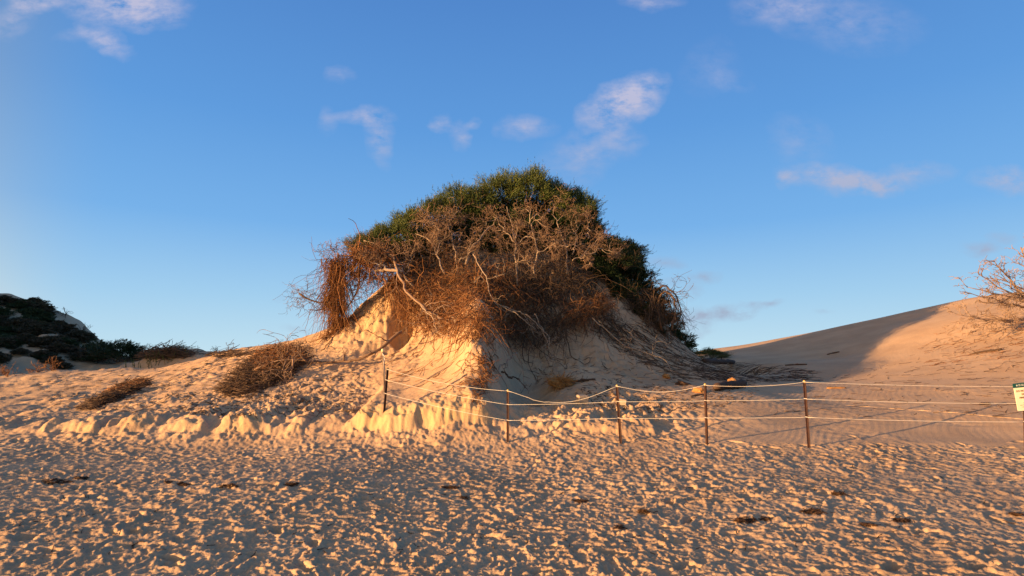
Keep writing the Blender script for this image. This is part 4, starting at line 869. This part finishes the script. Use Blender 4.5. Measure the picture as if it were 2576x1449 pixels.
bar('driftwood_stick', 'tiny dark stick high on the shaded slope', (2080, 893), (2112, 886), .028, M['log'], 'stick')
def block(lab, px, py, w, hgt, rz, ry=0.):
    b = hit(px, py); s = w * .3975 / FPX * b[1]; x, y, z = s / 2, s * .35, s * hgt; c = s * .05; r_ = np.random.RandomState(int(px))
    V = []; 
    for zz in (0, z - c, z):
        k = c if zz == z else 0
        for (i, j) in ((-1, -1), (1, -1), (1, 1), (-1, 1)):
            for (p, q) in (((i * (x - c - k), j * (y - k)), (i * (x - k), j * (y - c - k))) if i * j < 0 else ((i * (x - k), j * (y - c - k)), (i * (x - c - k), j * (y - k)))):
                V.append((p + r_.uniform(-1, 1) * c * .3, q + r_.uniform(-1, 1) * c * .3, zz + r_.uniform(-1, 1) * c * .3))
    Q = [(k * 8 + i, k * 8 + (i + 1) % 8, k * 8 + 8 + (i + 1) % 8, k * 8 + 8 + i) for k in range(2) for i in range(8)]
    o = link('stone_block', Geo().add(V, Q=Q, T=[(16, 16 + i, 17 + i) for i in range(1, 7)]).mesh('stone_block', M['block'], False), None, (b[0], b[1], b[2] - z * .12), label=lab, cat='block'); o.rotation_euler = (R(6), ry, rz); return o
block('squared pale block sitting behind the slack rope', 1465, 1010, 26, .62, .35)
block('squared block half hidden by the third fence post', 1563, 1016, 24, .6, -.2, .15)

# ------------------------------------------------------------------ small plants and far scrub
b = hit(1782, 903)
bush('green_shrub', (b[0], b[1], b[2] + .12), (1.1, .8, .36), leaf_me[2], 'small low green shrub at the right foot of the dune', 'bush', None)
b = P(270, 888, 38)
bush('green_thicket', P(295, 893, 36.5), (2.0, 1.6, .85), leafd_me[0], 'dark green thicket on the left skyline beside the scrub hill', 'bush', None)
bush('green_thicket', P(240, 897, 37.5), (1.7, 1.6, .95), leafd_me[1], 'left half of the dark thicket, where it meets the scrub hill', 'bush', None)
V, Q = shoots(1500, .85, leaf=.16, lw=.055, upb=.2, sl=(.08, .2)); scrub_me = [Geo().add(V, Q=Q).mesh('foliage', M['scrub'], False)]
V, Q = shoots(1500, .85, leaf=.14, lw=.05, upb=.1, sl=(.08, .2)); scrub_me.append(Geo().add(V, Q=Q).mesh('foliage', M['scrub_green'], False))
HP = in_poly([(-60, 735), (60, 735), (110, 762), (150, 800), (215, 855), (265, 895), (300, 925), (180, 928), (60, 915), (-60, 915)], 420)
for i, (a, b_) in enumerate(HP):
    if NZ[2](a / 38., b_ / 24.) < .19: continue
    h = hit(a, b_); s = rs.uniform(.3, .75) * h[1] / 36.; me = scrub_me[i % 2] if rs.rand() < .5 else scrub_me[0]
    e = empty('scrub_bush', (h[0], h[1], h[2] + .05), rs.uniform(0, 6), label='%s scrub bush on the %s of the shaded left hill%s' % (('brown' if me is scrub_me[0] else 'dark green'), ('crest' if b_ < 790 else 'sandy middle' if b_ < 870 else 'foot'), (', far left' if a < 70 else ', right end' if a > 160 else '')), cat='bush', group='scrub bushes on the shaded hill')
    e.scale = (s * 1.2, s * 1.1, s * .62); link('foliage', me, e, kind='stuff')
for i in range(46):
    x = rs.uniform(-52, -36); y = rs.uniform(24, 46)
    if x / y > -.97: continue
    s = rs.uniform(.8, 1.5); e = empty('scrub_bush', (x, y, float(Hq(x, y)) + .05), rs.uniform(0, 6), label='scrub bush just beyond the left edge on the shaded hill', cat='bush', group='scrub bushes beyond the left edge')
    e.scale = (s * 1.3, s * 1.1, s * .6); link('foliage', scrub_me[i % 2], e, kind='stuff')
for px, py, lab in ((165, 785, 'bare twiggy plant poking above the hill skyline, upper'), (210, 822, 'bare twiggy plant poking above the hill skyline, middle'), (325, 865, 'bare twiggy plant above the end of the hill'), (48, 730, 'single bare stem on top of the scrub hill')):
    o = np.array(hit(px, py + 16)); out = []
    for k in range(4): grow(o, (rs.normal(0, .5), rs.normal(0, .3), 1), .5, .014, 0, out, .2, 0, (4, 3), rmin=.012)
    e = empty('twiggy_plant', o, label=lab, cat='plant', group='bare plants on the hill skyline'); build_paths(out, 'stems', M['rootdark'], e, o, 3)
for px, py, lab in ((545, 884, 'spiky dead plant on the left skyline'), (605, 872, 'small dead tuft on the left skyline, next up the slope'), (575, 880, 'tiny tuft on the left skyline between two larger ones'), (690, 862, 'dead stalk on the skyline above the brush pile'), (130, 930, 'orange brown dead tuft where the left slope meets the hill'), (96, 934, 'dry orange tuft beside the left edge'), (18, 945, 'dry brown tuft at the left edge')):
    o = hit(px, py + 3); out = []
    for k in range(7): grow(o, (rs.normal(0, .8), rs.normal(0, .5), .6), .28 if px > 300 else .3, .009, 0, out, .25, 0, (4, 3) if px < 300 else (3,), rmin=.008)
    e = empty('dry_tuft', o, label=lab, cat='plant', group='dry tufts on the skyline'); build_paths(out, 'stems', M['litter'] if px > 300 else M['root'], e, o, 3)
# dune grass seen beyond
for px, py, lab in ((1770, 876, 'sparse far dune grass on the skyline right of the dune'), (395, 900, 'pale green grass on the shaded hummock')):
    o = hit(px, py + 4); n = 60; p0 = o + np.stack([rs.normal(0, .7, n), rs.normal(0, .3, n), np.zeros(n)], 1); p0[:, 2] = Hq(p0[:, 0], p0[:, 1])
    pt = strands(p0, np.array([0, 0, 1.]) + rs.normal(0, .25, (n, 3)), rs.uniform(.25, .6, n), 5, .12, .03); g = Geo(); tubes(g, pt, np.full((n, 5), .012), 3); link('dune_grass', g.mesh('dune_grass', M['leaf'], True, o), None, tuple(o), label=lab, cat='grass', kind='stuff')

# ------------------------------------------------------------------ dead tree at the right edge
O = np.array(P(2655, 828, 21.5)); O[2] = float(Hq(O[0], O[1])) + .1
tree = empty('dead_tree', O, label='bleached leafless tree sprawling in from the right edge above the dune', cat='dead tree')
main = []; 
for i, (tx, ty, dd, rr) in enumerate(((2568, 622, 21.2, .075), (2500, 655, 21.0, .05), (2462, 690, 20.8, .045), (2432, 722, 20.6, .04), (2420, 735, 20.3, .03), (2405, 790, 20.2, .035), (2445, 800, 19.8, .04), (2500, 690, 21.6, .04), (2540, 720, 21.5, .05), (2470, 760, 20.5, .04), (2520, 800, 20.0, .035), (2640, 640, 21.8, .06), (2720, 690, 21.6, .06), (2780, 760, 21.6, .05))):
    Tp = np.array(P(tx, ty, dd)); mid = (O + Tp) / 2 + np.array([0, 0, -.25 if i in (0, 5, 6, 10) else .05]) + rs.normal(0, .1, 3)
    pth = resample([O, O * .7 + mid * .3 + rs.normal(0, .04, 3), mid, Tp], 12); pth[2:-1] += rs.normal(0, .035, (9, 3)); pth[:, 2] = np.maximum(pth[:, 2], Hq(pth[:, 0], pth[:, 1]) + .03)
    build_paths([along(pth, rr, rr * .3)], 'limb', M['bleached'], tree, O, 6)
    sprout(pth, 7, .5, rr * .45, main, unit(Tp - O) * 1.1, (4, 3), .2, .3, rmin=.009)
main = [(a, b) for a, b in main]
for a, b in main: a[:, 2] = np.maximum(a[:, 2], Hq(a[:, 0], a[:, 1]) + .02)
build_paths(main, 'branches', M['bleached'], tree, O, 4)
